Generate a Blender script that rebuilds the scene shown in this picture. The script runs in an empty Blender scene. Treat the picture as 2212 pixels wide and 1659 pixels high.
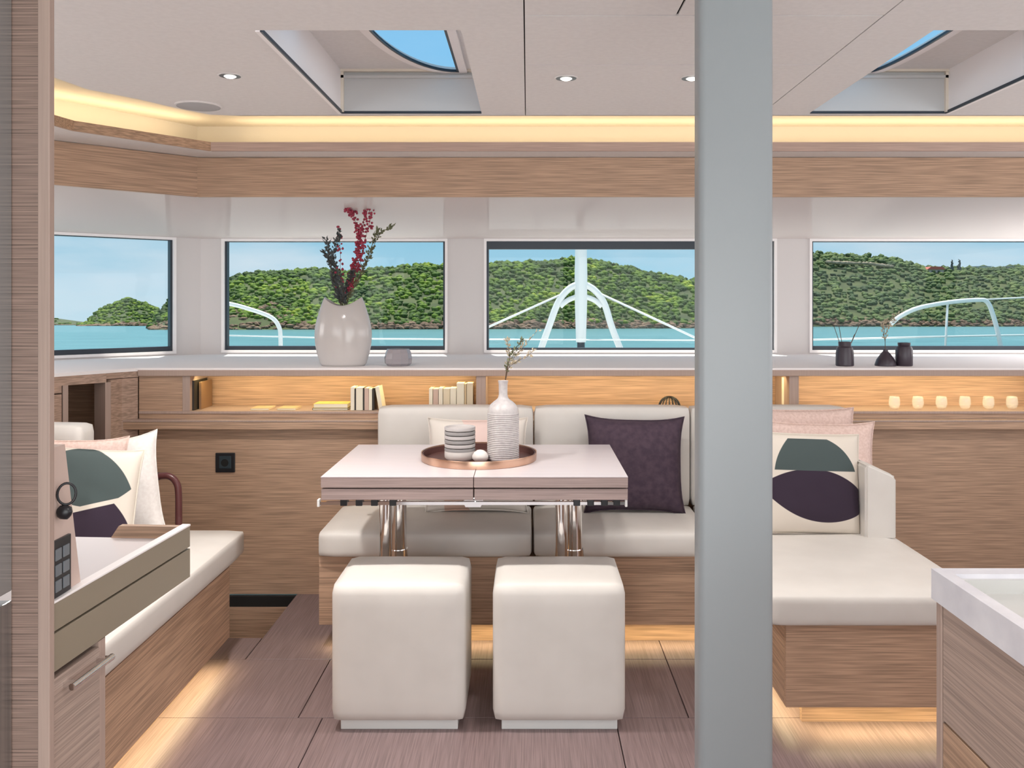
import bpy, bmesh, math, random
from mathutils import Vector, Matrix, noise
random.seed(7)
C = bpy.context.scene.collection
PI = math.pi

# ------------------------------------------------------------------ camera
EYE = 1.32
cd = bpy.data.cameras.new('camera'); cam = bpy.data.objects.new('camera', cd); C.objects.link(cam)
cam.location = (0, 0, EYE); cam.rotation_euler = (PI/2, 0, 0)
cd.sensor_width = 36; cd.lens = 36*1900/2212
cd.shift_x = -34/2212; cd.shift_y = -179.5/2212
cd.clip_start = 0.02; cd.clip_end = 9000
bpy.context.scene.camera = cam

# ------------------------------------------------------------------ view
vs = bpy.context.scene.view_settings
vs.view_transform = 'Standard'; vs.look = 'None'; vs.gamma = 1; vs.use_curve_mapping = False
vs.exposure = 0.0

# ------------------------------------------------------------------ sky
SEA_SLOPE = 0.0263          # the hull rides bow-high: the sea plane falls away by 1.5 degrees
def make_world():
    w = bpy.data.worlds.new('sky'); bpy.context.scene.world = w; w.use_nodes = True
    nt = w.node_tree; N = nt.nodes; L = nt.links; N.clear()
    out = N.new('ShaderNodeOutputWorld'); bg = N.new('ShaderNodeBackground')
    tc = N.new('ShaderNodeTexCoord'); sep = N.new('ShaderNodeSeparateXYZ')
    L.new(tc.outputs['Generated'], sep.inputs[0])
    ramp = N.new('ShaderNodeValToRGB')
    e = ramp.color_ramp.elements
    e[0].position = 0.0; e[0].color = (.50, .72, .84, 1)
    e[1].position = 1.0; e[1].color = (.66, .74, .82, 1)
    for p, c in ((.03, (.40, .66, .82, 1)), (.10, (.24, .56, .76, 1)), (.27, (.30, .62, .88, 1)), (.5, (.45, .66, .84, 1))):
        k = e.new(p); k.color = c
    L.new(sep.outputs['Z'], ramp.inputs[0])
    mp = N.new('ShaderNodeMapping'); mp.inputs['Scale'].default_value = (2.2, 2.2, 9)
    L.new(tc.outputs['Generated'], mp.inputs[0])
    nz = N.new('ShaderNodeTexNoise'); nz.inputs['Scale'].default_value = 1.4; nz.inputs['Detail'].default_value = 7
    nz.inputs['Roughness'].default_value = .55
    L.new(mp.outputs[0], nz.inputs['Vector'])
    cr = N.new('ShaderNodeValToRGB'); cr.color_ramp.elements[0].position = .45; cr.color_ramp.elements[1].position = .72
    cr.color_ramp.elements[1].color = (.8, .8, .8, 1)
    L.new(nz.outputs['Fac'], cr.inputs[0])
    fade = N.new('ShaderNodeMapRange'); fade.inputs['From Min'].default_value = .12; fade.inputs['From Max'].default_value = .25
    fade.inputs['To Min'].default_value = 1; fade.inputs['To Max'].default_value = .12; L.new(sep.outputs['Z'], fade.inputs['Value'])
    mu = N.new('ShaderNodeMath'); mu.operation = 'MULTIPLY'; L.new(cr.outputs[0], mu.inputs[0]); L.new(fade.outputs[0], mu.inputs[1])
    mix = N.new('ShaderNodeMix'); mix.data_type = 'RGBA'
    L.new(mu.outputs[0], mix.inputs['Factor']); L.new(ramp.outputs[0], mix.inputs['A'])
    mix.inputs['B'].default_value = (.74, .82, .90, 1)
    L.new(mix.outputs['Result'], bg.inputs['Color']); bg.inputs['Strength'].default_value = 1.0
    L.new(bg.outputs[0], out.inputs[0])
make_world()

# ------------------------------------------------------------------ sun and added daylight fills
sd = bpy.data.lights.new('sun', 'SUN'); sun = bpy.data.objects.new('sun', sd); C.objects.link(sun)
sd.energy = 5.5; sd.angle = .02; sd.color = (1, .95, .86)
sun.rotation_euler = (math.radians(-21), 0, math.radians(12))

def area(name, loc, rot, sx, sy, power, color=(1, 1, 1), spread=None):
    l = bpy.data.lights.new(name, 'AREA'); l.shape = 'RECTANGLE'; l.size = sx; l.size_y = sy
    l.energy = power; l.color = color
    if spread: l.spread = spread
    o = bpy.data.objects.new(name, l); C.objects.link(o); o.location = loc; o.rotation_euler = rot
    return o
# added fill areas, standing in for daylight from an unseen doorway and side windows
area('doorway_fill', (0.2, -2.5, 1.0), (math.radians(96), 0, 0), 5.0, 1.9, 128, (1, .97, .94))
area('side_fill_right', (3.0, 1.6, 1.3), (math.radians(100), 0, math.radians(90)), 3.6, .7, 22, (.97, .97, 1))
area('side_fill_left', (-2.05, .6, 1.35), (math.radians(100), 0, math.radians(-90)), 2.4, .6, 16, (.97, .97, 1))

area('sill_fill', (2.98, 4.45, 1.36), (math.radians(90), 0, math.radians(90)), 1.0, .56, 5, (1, .98, .97))  # fill added where no window is, to brighten the sill
area('sill_fill', (-2.98, 3.3, 1.36), (math.radians(90), 0, math.radians(-75)), .8, .56, 7, (1, .98, .97))  # matching left fill for the sill zone, also without a window

# ------------------------------------------------------------------ materials
def mat(name, col, rough=.5, metal=0., **kw):
    m = bpy.data.materials.new(name); m.use_nodes = True
    b = m.node_tree.nodes['Principled BSDF']
    b.inputs['Base Color'].default_value = (*col, 1); b.inputs['Roughness'].default_value = rough
    b.inputs['Metallic'].default_value = metal
    for k, v in kw.items():
        b.inputs[k.replace('_', ' ')].default_value = v
    return m
def noise_col(m, c1, c2, scale, detail=3, lo=.35, hi=.65, bump=0., bdist=.002):
    nt = m.node_tree; N = nt.nodes; L = nt.links; b = N['Principled BSDF']
    tc = N.new('ShaderNodeTexCoord'); mp = N.new('ShaderNodeMapping'); mp.inputs['Scale'].default_value = scale
    nz = N.new('ShaderNodeTexNoise'); nz.inputs['Scale'].default_value = 1; nz.inputs['Detail'].default_value = detail
    r = N.new('ShaderNodeValToRGB'); r.color_ramp.elements[0].position = lo; r.color_ramp.elements[1].position = hi
    r.color_ramp.elements[0].color = (*c1, 1); r.color_ramp.elements[1].color = (*c2, 1)
    L.new(tc.outputs['Object'], mp.inputs[0]); L.new(mp.outputs[0], nz.inputs['Vector'])
    L.new(nz.outputs['Fac'], r.inputs[0]); L.new(r.outputs[0], b.inputs['Base Color'])
    if bump:
        bp = N.new('ShaderNodeBump'); bp.inputs['Strength'].default_value = bump; bp.inputs['Distance'].default_value = bdist
        L.new(nz.outputs['Fac'], bp.inputs['Height']); L.new(bp.outputs[0], b.inputs['Normal'])
    return m
def oak(name, axis, base, contrast=.22, rough=.5, turn=0., fine=250):
    """fine straight-grained oak veneer, grain running along axis"""
    m = mat(name, base, rough)
    nt = m.node_tree; N = nt.nodes; L = nt.links; b = N['Principled BSDF']
    tc = N.new('ShaderNodeTexCoord')
    def nz(sa, sc, det):
        mp = N.new('ShaderNodeMapping'); s = [sc]*3; s[axis] = sa; mp.inputs['Scale'].default_value = s; mp.inputs['Rotation'].default_value = (0, 0, 0)
        rt = N.new('ShaderNodeMapping'); rt.inputs['Rotation'].default_value = (0, 0, turn); L.new(tc.outputs['Object'], rt.inputs[0])
        n = N.new('ShaderNodeTexNoise'); n.inputs['Scale'].default_value = 1; n.inputs['Detail'].default_value = det
        L.new(rt.outputs[0], mp.inputs[0]); L.new(mp.outputs[0], n.inputs['Vector']); return n
    a = nz(5.0, fine, 2); c = nz(1.0, 45, 2)
    mx = N.new('ShaderNodeMix'); mx.data_type = 'FLOAT'; mx.inputs[0].default_value = .10
    L.new(a.outputs['Fac'], mx.inputs[2]); L.new(c.outputs['Fac'], mx.inputs[3])
    r = N.new('ShaderNodeValToRGB')
    r.color_ramp.elements[0].position = .36; r.color_ramp.elements[1].position = .62
    lo = [v*(1-contrast*1.3) for v in base]; hi = [min(1, v*(1+contrast)) for v in base]
    r.color_ramp.elements[0].color = (*lo, 1); r.color_ramp.elements[1].color = (*hi, 1)
    L.new(mx.outputs[0], r.inputs[0]); L.new(r.outputs[0], b.inputs['Base Color'])
    bp = N.new('ShaderNodeBump'); bp.inputs['Strength'].default_value = .15; bp.inputs['Distance'].default_value = .001
    L.new(a.outputs['Fac'], bp.inputs['Height']); L.new(bp.outputs[0], b.inputs['Normal'])
    return m
OAKC = (.455, .295, .198)
M = {}
M['oak_x'] = oak('oak_grain_across', 0, OAKC)
M['oak_y'] = oak('oak_grain_deep', 1, OAKC)
M['oak_d'] = oak('oak_grain_angled', 0, OAKC, turn=-PI/4)
M['oak_w'] = oak('oak_grain_cabinet', 0, (.42, .285, .215), turn=-math.radians(60))
M['oak_pale_x'] = oak('pale_oak_across', 0, (.50, .36, .31), .12)
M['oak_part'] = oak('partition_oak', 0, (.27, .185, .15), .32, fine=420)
M['oak_yl'] = oak('galley_oak', 1, (.40, .30, .25), .18, fine=420)
M['oak_top_glare'] = oak('table_oak_glare', 0, (.61, .56, .58), .03, .28)  # window glare put into the colour, so paler than the table edge
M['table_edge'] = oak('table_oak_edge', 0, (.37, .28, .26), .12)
M['laminate'] = mat('white_laminate', (.68, .63, .63), .35)
M['console'] = mat('console_blush', (.62, .48, .42), .5)
M['oak_edge'] = oak('oak_edge', 2, (.42, .31, .26), .05)
M['oak_pale'] = oak('oak_pale', 1, (.50, .35, .29), .10)
M['floor'] = oak('dark_oak_floor', 1, (.215, .152, .150), .16, .42)
def satin(name, col, gloss=.05, rough=.12):
    m = bpy.data.materials.new(name); m.use_nodes = True; nt = m.node_tree; nt.nodes.clear(); N = nt.nodes; L = nt.links
    d = N.new('ShaderNodeBsdfDiffuse'); d.inputs[0].default_value = (*col, 1)
    g = N.new('ShaderNodeBsdfGlossy'); g.inputs['Roughness'].default_value = rough
    mx = N.new('ShaderNodeMixShader'); mx.inputs[0].default_value = gloss; o = N.new('ShaderNodeOutputMaterial')
    L.new(d.outputs[0], mx.inputs[1]); L.new(g.outputs[0], mx.inputs[2]); L.new(mx.outputs[0], o.inputs[0]); return m
M['white'] = satin('white_gelcoat', (.70, .66, .65), .03, .3)
M['header'] = satin('header_gloss', (.70, .63, .61), .08, .08)
M['bright'] = satin('bright_white_gelcoat', (.93, .89, .885), .04, .3)
M['cream_edge'] = mat('cream_edge', (.78, .70, .60), .4)
M['grey_line'] = mat('shaft_grey', (.56, .56, .56), .4)
M['ceil'] = noise_col(mat('headliner', (.76, .73, .72), .7), (.745, .715, .705), (.775, .745, .735), (60, 60, 60), 2)
M['cove'] = mat('cove_paint', (.72, .66, .56), .6)
M['leather'] = noise_col(mat('cream_leather', (.66, .625, .585), .5), (.645, .61, .57), (.675, .64, .60), (9, 9, 9), 2, bump=.08, bdist=.004)
M['black'] = mat('black', (.012, .012, .015), .35)
M['rubber'] = mat('dark_gasket', (.02, .03, .045), .4)
M['void'] = mat('void', (.01, .009, .008), .9)
M['chrome'] = mat('chrome', (.82, .80, .79), .08, 1.)
M['steel'] = noise_col(mat('brushed_steel', (.5, .52, .54), .28, 1.), (.42, .45, .47), (.55, .57, .58), (80, 80, 2))
M['copper'] = mat('copper', (.60, .385, .275), .25, 1.)
M['copper_dark'] = mat('dark_copper', (.16, .075, .065), .4, .5)
M['ceramic'] = noise_col(mat('speckled_ceramic', (.5, .47, .46), .35), (.46, .43, .43), (.54, .51, .50), (70, 70, 70))
M['vase_white'] = mat('white_glazed_vase', (.60, .565, .55), .14)
M['stone'] = mat('grey_stoneware', (.30, .285, .28), .6)
M['stone_md'] = mat('mid_stoneware', (.50, .47, .46), .6)
M['stone_lt'] = mat('pale_stoneware', (.68, .64, .61), .5)
M['dark_cer'] = mat('aubergine_ceramic', (.045, .032, .045), .35)
M['post'] = mat('grey_painted_metal', (.285, .31, .325), .38)
M['purple'] = noise_col(mat('aubergine_velvet', (.055, .03, .05), .85), (.045, .026, .044), (.07, .042, .062), (40, 40, 40))
M['white_cloth'] = noise_col(mat('white_linen', (.76, .72, .69), .9), (.74, .69, .66), (.80, .76, .73), (90, 90, 90))
M['pink_cloth'] = noise_col(mat('blush_linen', (.70, .50, .44), .9), (.66, .48, .42), (.76, .58, .52), (110, 110, 110))
M['brown_leather'] = mat('maroon_leather', (.10, .03, .03), .3)
M['taupe'] = mat('taupe_lacquer', (.27, .225, .165), .4)
M['marble'] = noise_col(mat('white_marble', (.72, .70, .74), .2), (.68, .67, .72), (.80, .79, .83), (14, 14, 14), 6, .3, .6)
M['sink'] = mat('pale_composite', (.58, .58, .56), .3)
M['paper'] = noise_col(mat('book_pages', (.85, .78, .62), .8), (.78, .70, .5), (.9, .84, .7), (3, 3, 200))
M['paint_white'] = mat('white_alloy', (.85, .85, .84), .35)
M['deck'] = mat('deck_white', (.7, .7, .68), .6)

def emis(name, col, s):
    m = bpy.data.materials.new(name); m.use_nodes = True; nt = m.node_tree; nt.nodes.clear()
    e = nt.nodes.new('ShaderNodeEmission'); e.inputs[0].default_value = (*col, 1); e.inputs[1].default_value = s
    o = nt.nodes.new('ShaderNodeOutputMaterial'); nt.links.new(e.outputs[0], o.inputs[0]); return m
M['lamp'] = emis('lamp_glow', (1, .93, .85), 6)
M['led'] = emis('led_glow', (1, .78, .42), 4)
def glassy(name, tint, refl=.06, rough=.0):
    m = bpy.data.materials.new(name); m.use_nodes = True; nt = m.node_tree; nt.nodes.clear(); N = nt.nodes; L = nt.links
    t = N.new('ShaderNodeBsdfTransparent'); t.inputs[0].default_value = (*tint, 1)
    g = N.new('ShaderNodeBsdfGlossy'); g.inputs['Roughness'].default_value = rough
    mx = N.new('ShaderNodeMixShader'); o = N.new('ShaderNodeOutputMaterial')
    mx.inputs[0].default_value = .006; L.new(t.outputs[0], mx.inputs[1]); L.new(g.outputs[0], mx.inputs[2]); L.new(mx.outputs[0], o.inputs[0])
    return m
M['pane'] = glassy('window_glass', (.96, .98, .98))
def realglass(name, col, ior=1.45, rough=0.):
    m = mat(name, col, rough); b = m.node_tree.nodes['Principled BSDF']
    b.inputs['Transmission Weight'].default_value = 1; b.inputs['IOR'].default_value = ior; return m
M['hatch_glass'] = glassy('hatch_glass', (.90, .96, 1))
M['glass'] = mat('drinking_glass', (.95, .93, .88), .08, Alpha=.22)
M['lilac_glass'] = mat('smoked_lilac_glass', (.42, .385, .41), .12, Alpha=.8)

# ------------------------------------------------------------------ object helpers
OFF = {}
def link(name, bm, m, parent=None, smooth=False, loc=None, label=None):
    """links bm (world coordinates) as one mesh object, under parent if given"""
    off = OFF.get(parent.name, Vector((0, 0, 0))) if parent else Vector(loc or (0, 0, 0))
    if loc or parent: bmesh.ops.translate(bm, verts=bm.verts, vec=-off)
    bmesh.ops.recalc_face_normals(bm, faces=bm.faces)
    me = bpy.data.meshes.new(name); bm.to_mesh(me); bm.free()
    for mm in (m if isinstance(m, (list, tuple)) else [m]): me.materials.append(mm)
    if smooth:
        me.polygons.foreach_set('use_smooth', [True]*len(me.polygons))
        if smooth == 'auto': me.set_sharp_from_angle(angle=math.radians(35))
    o = bpy.data.objects.new(name, me); C.objects.link(o)
    if parent: o.parent = parent; OFF[o.name] = off
    else: o.location = off; OFF[o.name] = off
    if label: o['label'] = label
    return o
def tag(o, label, cat, group=None, kind=None):
    o['label'] = label; o['category'] = cat
    if group: o['group'] = group
    if kind: o['kind'] = kind
    return o
def thing(name, label, cat, loc, rot=(0, 0, 0), group=None, kind=None):
    o = bpy.data.objects.new(name, None); C.objects.link(o); o.empty_display_size = .05
    o.location = loc; o.rotation_euler = rot
    OFF[o.name] = Vector(loc) if rot == (0, 0, 0) else Vector((0, 0, 0))
    return tag(o, label, cat, group, kind)
def struct(name, label=None, loc=(0, 0, 0)):
    o = bpy.data.objects.new(name, None); C.objects.link(o); o.empty_display_size = .05; o.location = loc
    OFF[o.name] = Vector(loc); o['kind'] = 'structure'
    if label: o['label'] = label
    return o
def dup(root, loc, label=None, rot=None):
    r = root.copy(); C.objects.link(r); r.location = loc
    if rot is not None: r.rotation_euler = rot
    if label: r['label'] = label
    for ch in list(root.children):
        c = ch.copy(); C.objects.link(c); c.parent = r
        for g in list(ch.children):
            d = g.copy(); C.objects.link(d); d.parent = c
    return r
def box(bm, x0, x1, y0, y1, z0, z1, r=0, seg=2):
    b2 = bmesh.new(); bmesh.ops.create_cube(b2, size=1)
    for v in b2.verts:
        v.co = Vector(((x0+x1)/2+v.co.x*(x1-x0), (y0+y1)/2+v.co.y*(y1-y0), (z0+z1)/2+v.co.z*(z1-z0)))
    if r: bmesh.ops.bevel(b2, geom=b2.edges[:], offset=r, segments=seg, affect='EDGES', profile=.5)
    merge(bm, b2); return bm
def merge(bm, b2):
    mp = {v: bm.verts.new(v.co) for v in b2.verts}
    for f in b2.faces:
        nf = bm.faces.new([mp[v] for v in f.verts]); nf.smooth = f.smooth
    b2.free()
def B(*a, **k): return box(bmesh.new(), *a, **k)
def prism(bm, poly, z0, z1, axis='z'):
    """poly of (a,b) extruded; axis z: (x,y); axis x: (y,z); axis y: (x,z)"""
    f = {'z': lambda a, b, c: (a, b, c), 'x': lambda a, b, c: (c, a, b), 'y': lambda a, b, c: (a, c, b)}[axis]
    lo = [bm.verts.new(f(a, b, z0)) for a, b in poly]; hi = [bm.verts.new(f(a, b, z1)) for a, b in poly]
    bm.faces.new(lo[::-1]); bm.faces.new(hi)
    n = len(poly)
    for i in range(n): bm.faces.new((lo[i], lo[(i+1) % n], hi[(i+1) % n], hi[i]))
    return bm
def loft(bm, rows, closed=False):
    vs_ = [[bm.verts.new(p) for p in r] for r in rows]
    for i in range(len(rows)-1 if not closed else len(rows)):
        a = vs_[i]; b = vs_[(i+1) % len(rows)]
        for j in range(len(a)-1): bm.faces.new((a[j], a[j+1], b[j+1], b[j]))
    return bm
def lathe(bm, prof, cx, cy, cz, n=32, sx=1, sy=1):
    """prof: list of (r, z)"""
    rows = []
    for r, z in prof:
        if r < 1e-6: rows.append([bm.verts.new((cx, cy, cz+z))])
        else: rows.append([bm.verts.new((cx+sx*r*math.cos(2*PI*k/n), cy+sy*r*math.sin(2*PI*k/n), cz+z)) for k in range(n)])
    for a, b in zip(rows, rows[1:]):
        for k in range(n):
            k2 = (k+1) % n
            if len(a) == 1 and len(b) == 1: break
            if len(a) == 1: bm.faces.new((a[0], b[k2], b[k]))
            elif len(b) == 1: bm.faces.new((a[k], a[k2], b[0]))
            else: bm.faces.new((a[k], a[k2], b[k2], b[k]))
    return bm
def tube(bm, pts, r, n=10, r2=None, caps=True):
    pts = [Vector(p) for p in pts]; rows = []; m = len(pts)
    t0 = (pts[1]-pts[0]).normalized(); up = Vector((0, 0, 1)) if abs(t0.z) < .9 else Vector((1, 0, 0))
    nrm = t0.cross(up).normalized()
    for i, p in enumerate(pts):
        t = (pts[min(i+1, m-1)]-pts[max(i-1, 0)]).normalized()
        nrm = (nrm-t*nrm.dot(t)).normalized(); bn = t.cross(nrm)
        rr = r if r2 is None else r+(r2-r)*i/(m-1)
        rows.append([bm.verts.new(p+(nrm*math.cos(2*PI*k/n)+bn*math.sin(2*PI*k/n))*rr) for k in range(n)])
    for a, b in zip(rows, rows[1:]):
        for k in range(n): bm.faces.new((a[k], a[(k+1) % n], b[(k+1) % n], b[k]))
    if caps: bm.faces.new(rows[0][::-1]); bm.faces.new(rows[-1])
    return bm
def smooth_path(pts, k=6):
    pts = [Vector(p) for p in pts]; out = []
    for i in range(len(pts)-1):
        p0 = pts[max(i-1, 0)]; p1 = pts[i]; p2 = pts[i+1]; p3 = pts[min(i+2, len(pts)-1)]
        for j in range(k):
            t = j/k
            out.append(.5*((2*p1)+(-p0+p2)*t+(2*p0-5*p1+4*p2-p3)*t*t+(-p0+3*p1-3*p2+p3)*t**3))
    out.append(pts[-1]); return out
_ico = None
def blob(bm, c, r, sq=(1, 1, 1), jit=.0, sub=1):
    """small irregular ball"""
    b2 = bmesh.new(); bmesh.ops.create_icosphere(b2, subdivisions=sub, radius=1)
    for v in b2.verts:
        k = 1+random.uniform(-jit, jit)
        v.co = Vector((c[0]+v.co.x*r*sq[0]*k, c[1]+v.co.y*r*sq[1]*k, c[2]+v.co.z*r*sq[2]*k))
    merge(bm, b2)
# plain reading of a point: column, row of the frame at a depth (used only for things standing at that real depth)
def W(px, py, Y): return Vector(((px-1140)*Y/1900, Y, EYE-(py-650)*Y/1900))

# ================================================================== SETTING
# ---------------- floor: large dark boards with fine joints
fl = struct('floor', 'dark brown wooden floor boards of the saloon')
link('subfloor', box(box(bmesh.new(), -3.1, 3.1, -2.6, 3.45, -.05, -.021), -1.04, 3.1, 3.45, 5.1, -.05, -.021), M['void'], fl)
def boards(y0, y1, xs):
    for a, b in zip(xs, xs[1:]):
        link('floor_board', B(a+.0015, b-.0015, y0+.0015, y1-.0015, -.02, 0, r=.001, seg=1), M['floor'], fl)
boards(-2.6, -.4, [-3.1, -1.6, -.65, .277, 1.2, 3.1])
boards(-.4, 1.25, [-3.1, -1.6, -.95, .05, .9, 3.1])
boards(1.25, 2.786, [-3.1, -1.7, -.65, .277, 1.35, 3.1])
boards(2.786, 3.24, [-3.1, -1.9, -.727, .51, 1.5, 3.1])
boards(3.24, 3.447, [-3.1, -2.0, -1.04]); boards(3.24, 5.1, [-1.04, .51, 1.5, 3.1])

# stairwell opening in the floor beside the left bench
st = struct('floor_hatch_opening', 'sunken stairwell opening in the floor left of the table')
link('shaft_wall', B(-1.9, -1.04, 3.915, 3.95, -.6, -.047), M['oak_x'], st)
link('painted_shade_gap', B(-1.9, -1.04, 3.93, 3.95, -.047, -.001), M['void'], st)  # near-black strip painting the shade under the floor edge
link('shaft_side', B(-1.04, -1.02, 3.45, 3.915, -.6, -.021), M['oak_y'], st)
link('shaft_front', B(-1.9, -1.04, 3.43, 3.45, -.6, -.021), M['oak_x'], st)
link('shaft_side', B(-1.92, -1.9, 3.45, 3.915, -.6, -.001), M['oak_y'], st)
link('stair_tread', B(-1.9, -1.04, 3.45, 3.915, -.62, -.6), M['oak_x'], st)

# ---------------- front wall in oak with lit niches
YW = 3.96
wf = struct('wall_front', 'oak panelled front wall with long lit shelf niches')
NZ0, NZ1 = .824, .9825
link('panel', B(-1.75, 3.1, YW, YW+.02, 0.0, .745), M['oak_x'], wf)
link('panel', B(-1.75, 3.1, YW, YW+.02, .748, NZ0-.012), M['oak_x'], wf)
link('ledge', B(-1.80, 3.1, YW-.055, YW, .748, .782, r=.003), M['oak_x'], wf, label='projecting oak ledge under the niches')
link('ledge_cap', B(-1.80, 3.1, YW-.057, YW, .782, .790, r=.002), M['oak_edge'], wf)
link('niche_lip', B(-1.75, 3.1, YW-.006, YW+.30, NZ0-.012, NZ0, r=.002), M['oak_edge'], wf)
link('niche_back', B(-1.56, 3.1, YW+.22, YW+.24, NZ0, NZ1), M['oak_x'], wf)
link('panel', B(-1.75, -1.55, YW, YW+.02, NZ0, NZ1), M['oak_x'], wf)
link('frame_post', B(-1.553, -1.518, YW-.006, YW+.24, NZ0, NZ1, r=.002), M['oak_edge'], wf)
for px in (1039, 1715, 2330):
    x = (px-1140)/480
    link('divider', B(x-.022, x+.022, YW-.004, YW+.22, NZ0, NZ1, r=.002), M['oak_edge'], wf)
link('shelf_board', prism(bmesh.new(), [(-1.75, YW-.012), (3.1, YW-.012), (3.1, 5.1), (-1.75, 5.1)], NZ1, 1.0), M['oak_x'], wf)
link('shelf_edge', B(-1.75, 3.1, YW-.016, YW-.004, NZ1, 1.010, r=.002), M['oak_edge'], wf)
# white sill
SZ = 1.018
link('sill_top', prism(bmesh.new(), [(-1.76, YW-.012), (3.1, YW-.012), (3.1, 5.0), (-1.85, 5.0), (-3.1, 3.88), (-3.1, 2.6), (-2.12, 2.6), (-2.12, 3.3), (-1.98, 3.63), (-1.90, 3.75), (-1.80, 3.90)], 1.004, SZ), M['bright'], wf)

# ---------------- left wall: stepped oak cabinets
wl = struct('wall_left', 'stepped oak cabinet wall at the left')
def vpanel(pts, z0, z1, th, m, name, parent, label=None):
    """vertical panel following plan points"""
    bm = bmesh.new(); n = len(pts); nor = []
    for i in range(n-1):
        d = (Vector(pts[i+1])-Vector(pts[i])); d.normalize(); nor.append(Vector((-d.y, d.x)))
    off = []
    for i in range(n):
        a = nor[max(i-1, 0)]; b = nor[min(i, n-2)]; q = (a+b); q = q/max(q.length_squared/2, .2)
        off.append((pts[i][0]+q.x*th, pts[i][1]+q.y*th))
    prism(bm, list(pts)+off[::-1], z0, z1)
    return link(name, bm, m, parent, label=label)
# corner block
vpanel([(-1.822, 3.845), (-1.80, 3.90), (-1.755, 3.96)], 0, .975, .05, M['oak_w'], 'corner_post', wl)
vpanel([(-1.84, 3.83), (-1.805, 3.893), (-1.75, 3.955)], .978, 1.004, .05, M['oak_w'], 'shelf_edge', wl)
vpanel([(-2.12, 3.3), (-1.98, 3.63), (-1.90, 3.75), (-1.835, 3.83)], .965, 1.004, .03, M['oak_w'], 'shelf_edge', wl)
link('niche_back', B(-2.2, -1.74, 4.06, 4.08, 0, 1.004), M['oak_x'], wl)
link('niche_side', B(-2.2, -2.16, 3.34, 4.06, 0, 1.004), M['oak_y'], wl)
vpanel([(-1.838, 3.826), (-1.822, 3.846)], 0, .965, .10, M['oak_edge'], 'frame_post', wl)
vpanel([(-1.945, 3.68), (-1.932, 3.698)], 0, .965, .12, M['oak_edge'], 'frame_post', wl)
vpanel([(-2.08, 3.40), (-1.948, 3.676)], 0, .930, .02, M['oak_w'], 'panel', wl)
vpanel([(-2.08, 3.40), (-1.948, 3.676)], .936, .965, .02, M['oak_w'], 'panel', wl)
link('panel', B(-2.6, -2.12, 3.3, 3.34, 0, 1.004), M['oak_x'], wl)
link('panel', B(-2.16, -2.12, -2.6, 3.34, 0, 1.004), M['oak_y'], wl)
link('side_wall', B(-3.12, -3.1, -2.6, 3.9, -.6, 2.25), M['white'], wl)
wr = struct('wall_right', 'white right side wall')
link('side_wall', B(3.1, 3.12, -2.6, 5.1, -.1, 2.25), M['white'], wr)

# ---------------- window wall
YG = 4.99
ww = struct('wall_window', 'white window wall above the sill')
Z0, Z1 = 1.031, 1.661
c0 = Vector((-1.855, YG)); c1 = Vector((-3.1, 3.87)); dl = (c1-c0).normalized()
link('lower_band', B(-1.855, 3.1, YG, YG+.06, .95, Z0), M['white'], ww)
link('upper_band', B(-1.855, 3.1, YG, YG+.06, Z1, 1.95), M['white'], ww)
vpanel([tuple(c1), tuple(c0)], .95, Z0, .06, M['white'], 'lower_band', ww)
vpanel([tuple(c1), tuple(c0)], Z1, 1.95, .06, M['white'], 'upper_band', ww)
wins = [(-1.724, -.467), (-.236, 1.40), (1.609, 3.05)]
edges = [(-1.855, -1.724), (-.467, -.236), (1.40, 1.609), (3.05, 3.1)]
for a, b in edges: link('pillar', B(a, b, YG, YG+.06, Z0, Z1), M['white'], ww)
q0 = c0+dl*.15
vpanel([tuple(q0), tuple(c0)], Z0, Z1, .06, M['white'], 'pillar', ww)
link('foredeck_bulkhead', B(-3.1, 3.1, 5.06, 5.10, -.6, 1.0), M['white'], ww)
def ring(bm, x0, x1, z0, z1, y0, y1, t, tb=None, tt=None):
    tb = tb or t; tt = tt or t
    box(bm, x0, x0+t, y0, y1, z0, z1); box(bm, x1-t, x1, y0, y1, z0, z1)
    box(bm, x0+t, x1-t, y0, y1, z0, z0+tb); box(bm, x0+t, x1-t, y0, y1, z1-tt, z1)
    return bm
for i, (a, b) in enumerate(wins):
    w = struct('window_%d' % (i+2), ['wide window behind the tall white vase', 'wide window with the white bowsprit outside', 'wide window at the right with dark jars on its sill'][i], (a, YG, Z0))
    link('frame', ring(bmesh.new(), a-.012, b+.012, Z0-.004, Z1+.012, YG-.010, YG+.012, .014), M['bright'], w, label='white frame')
    link('gasket', ring(bmesh.new(), a+.002, b-.002, Z0+.01, Z1-.002, YG+.012, YG+.05, .012, .012 if i == 1 else .022, .045 if i == 1 else .004), M['rubber'], w, label='dark gasket')
    link('pane', B(a, b, YG+.05, YG+.056, Z0, Z1), M['pane'], w)
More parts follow.
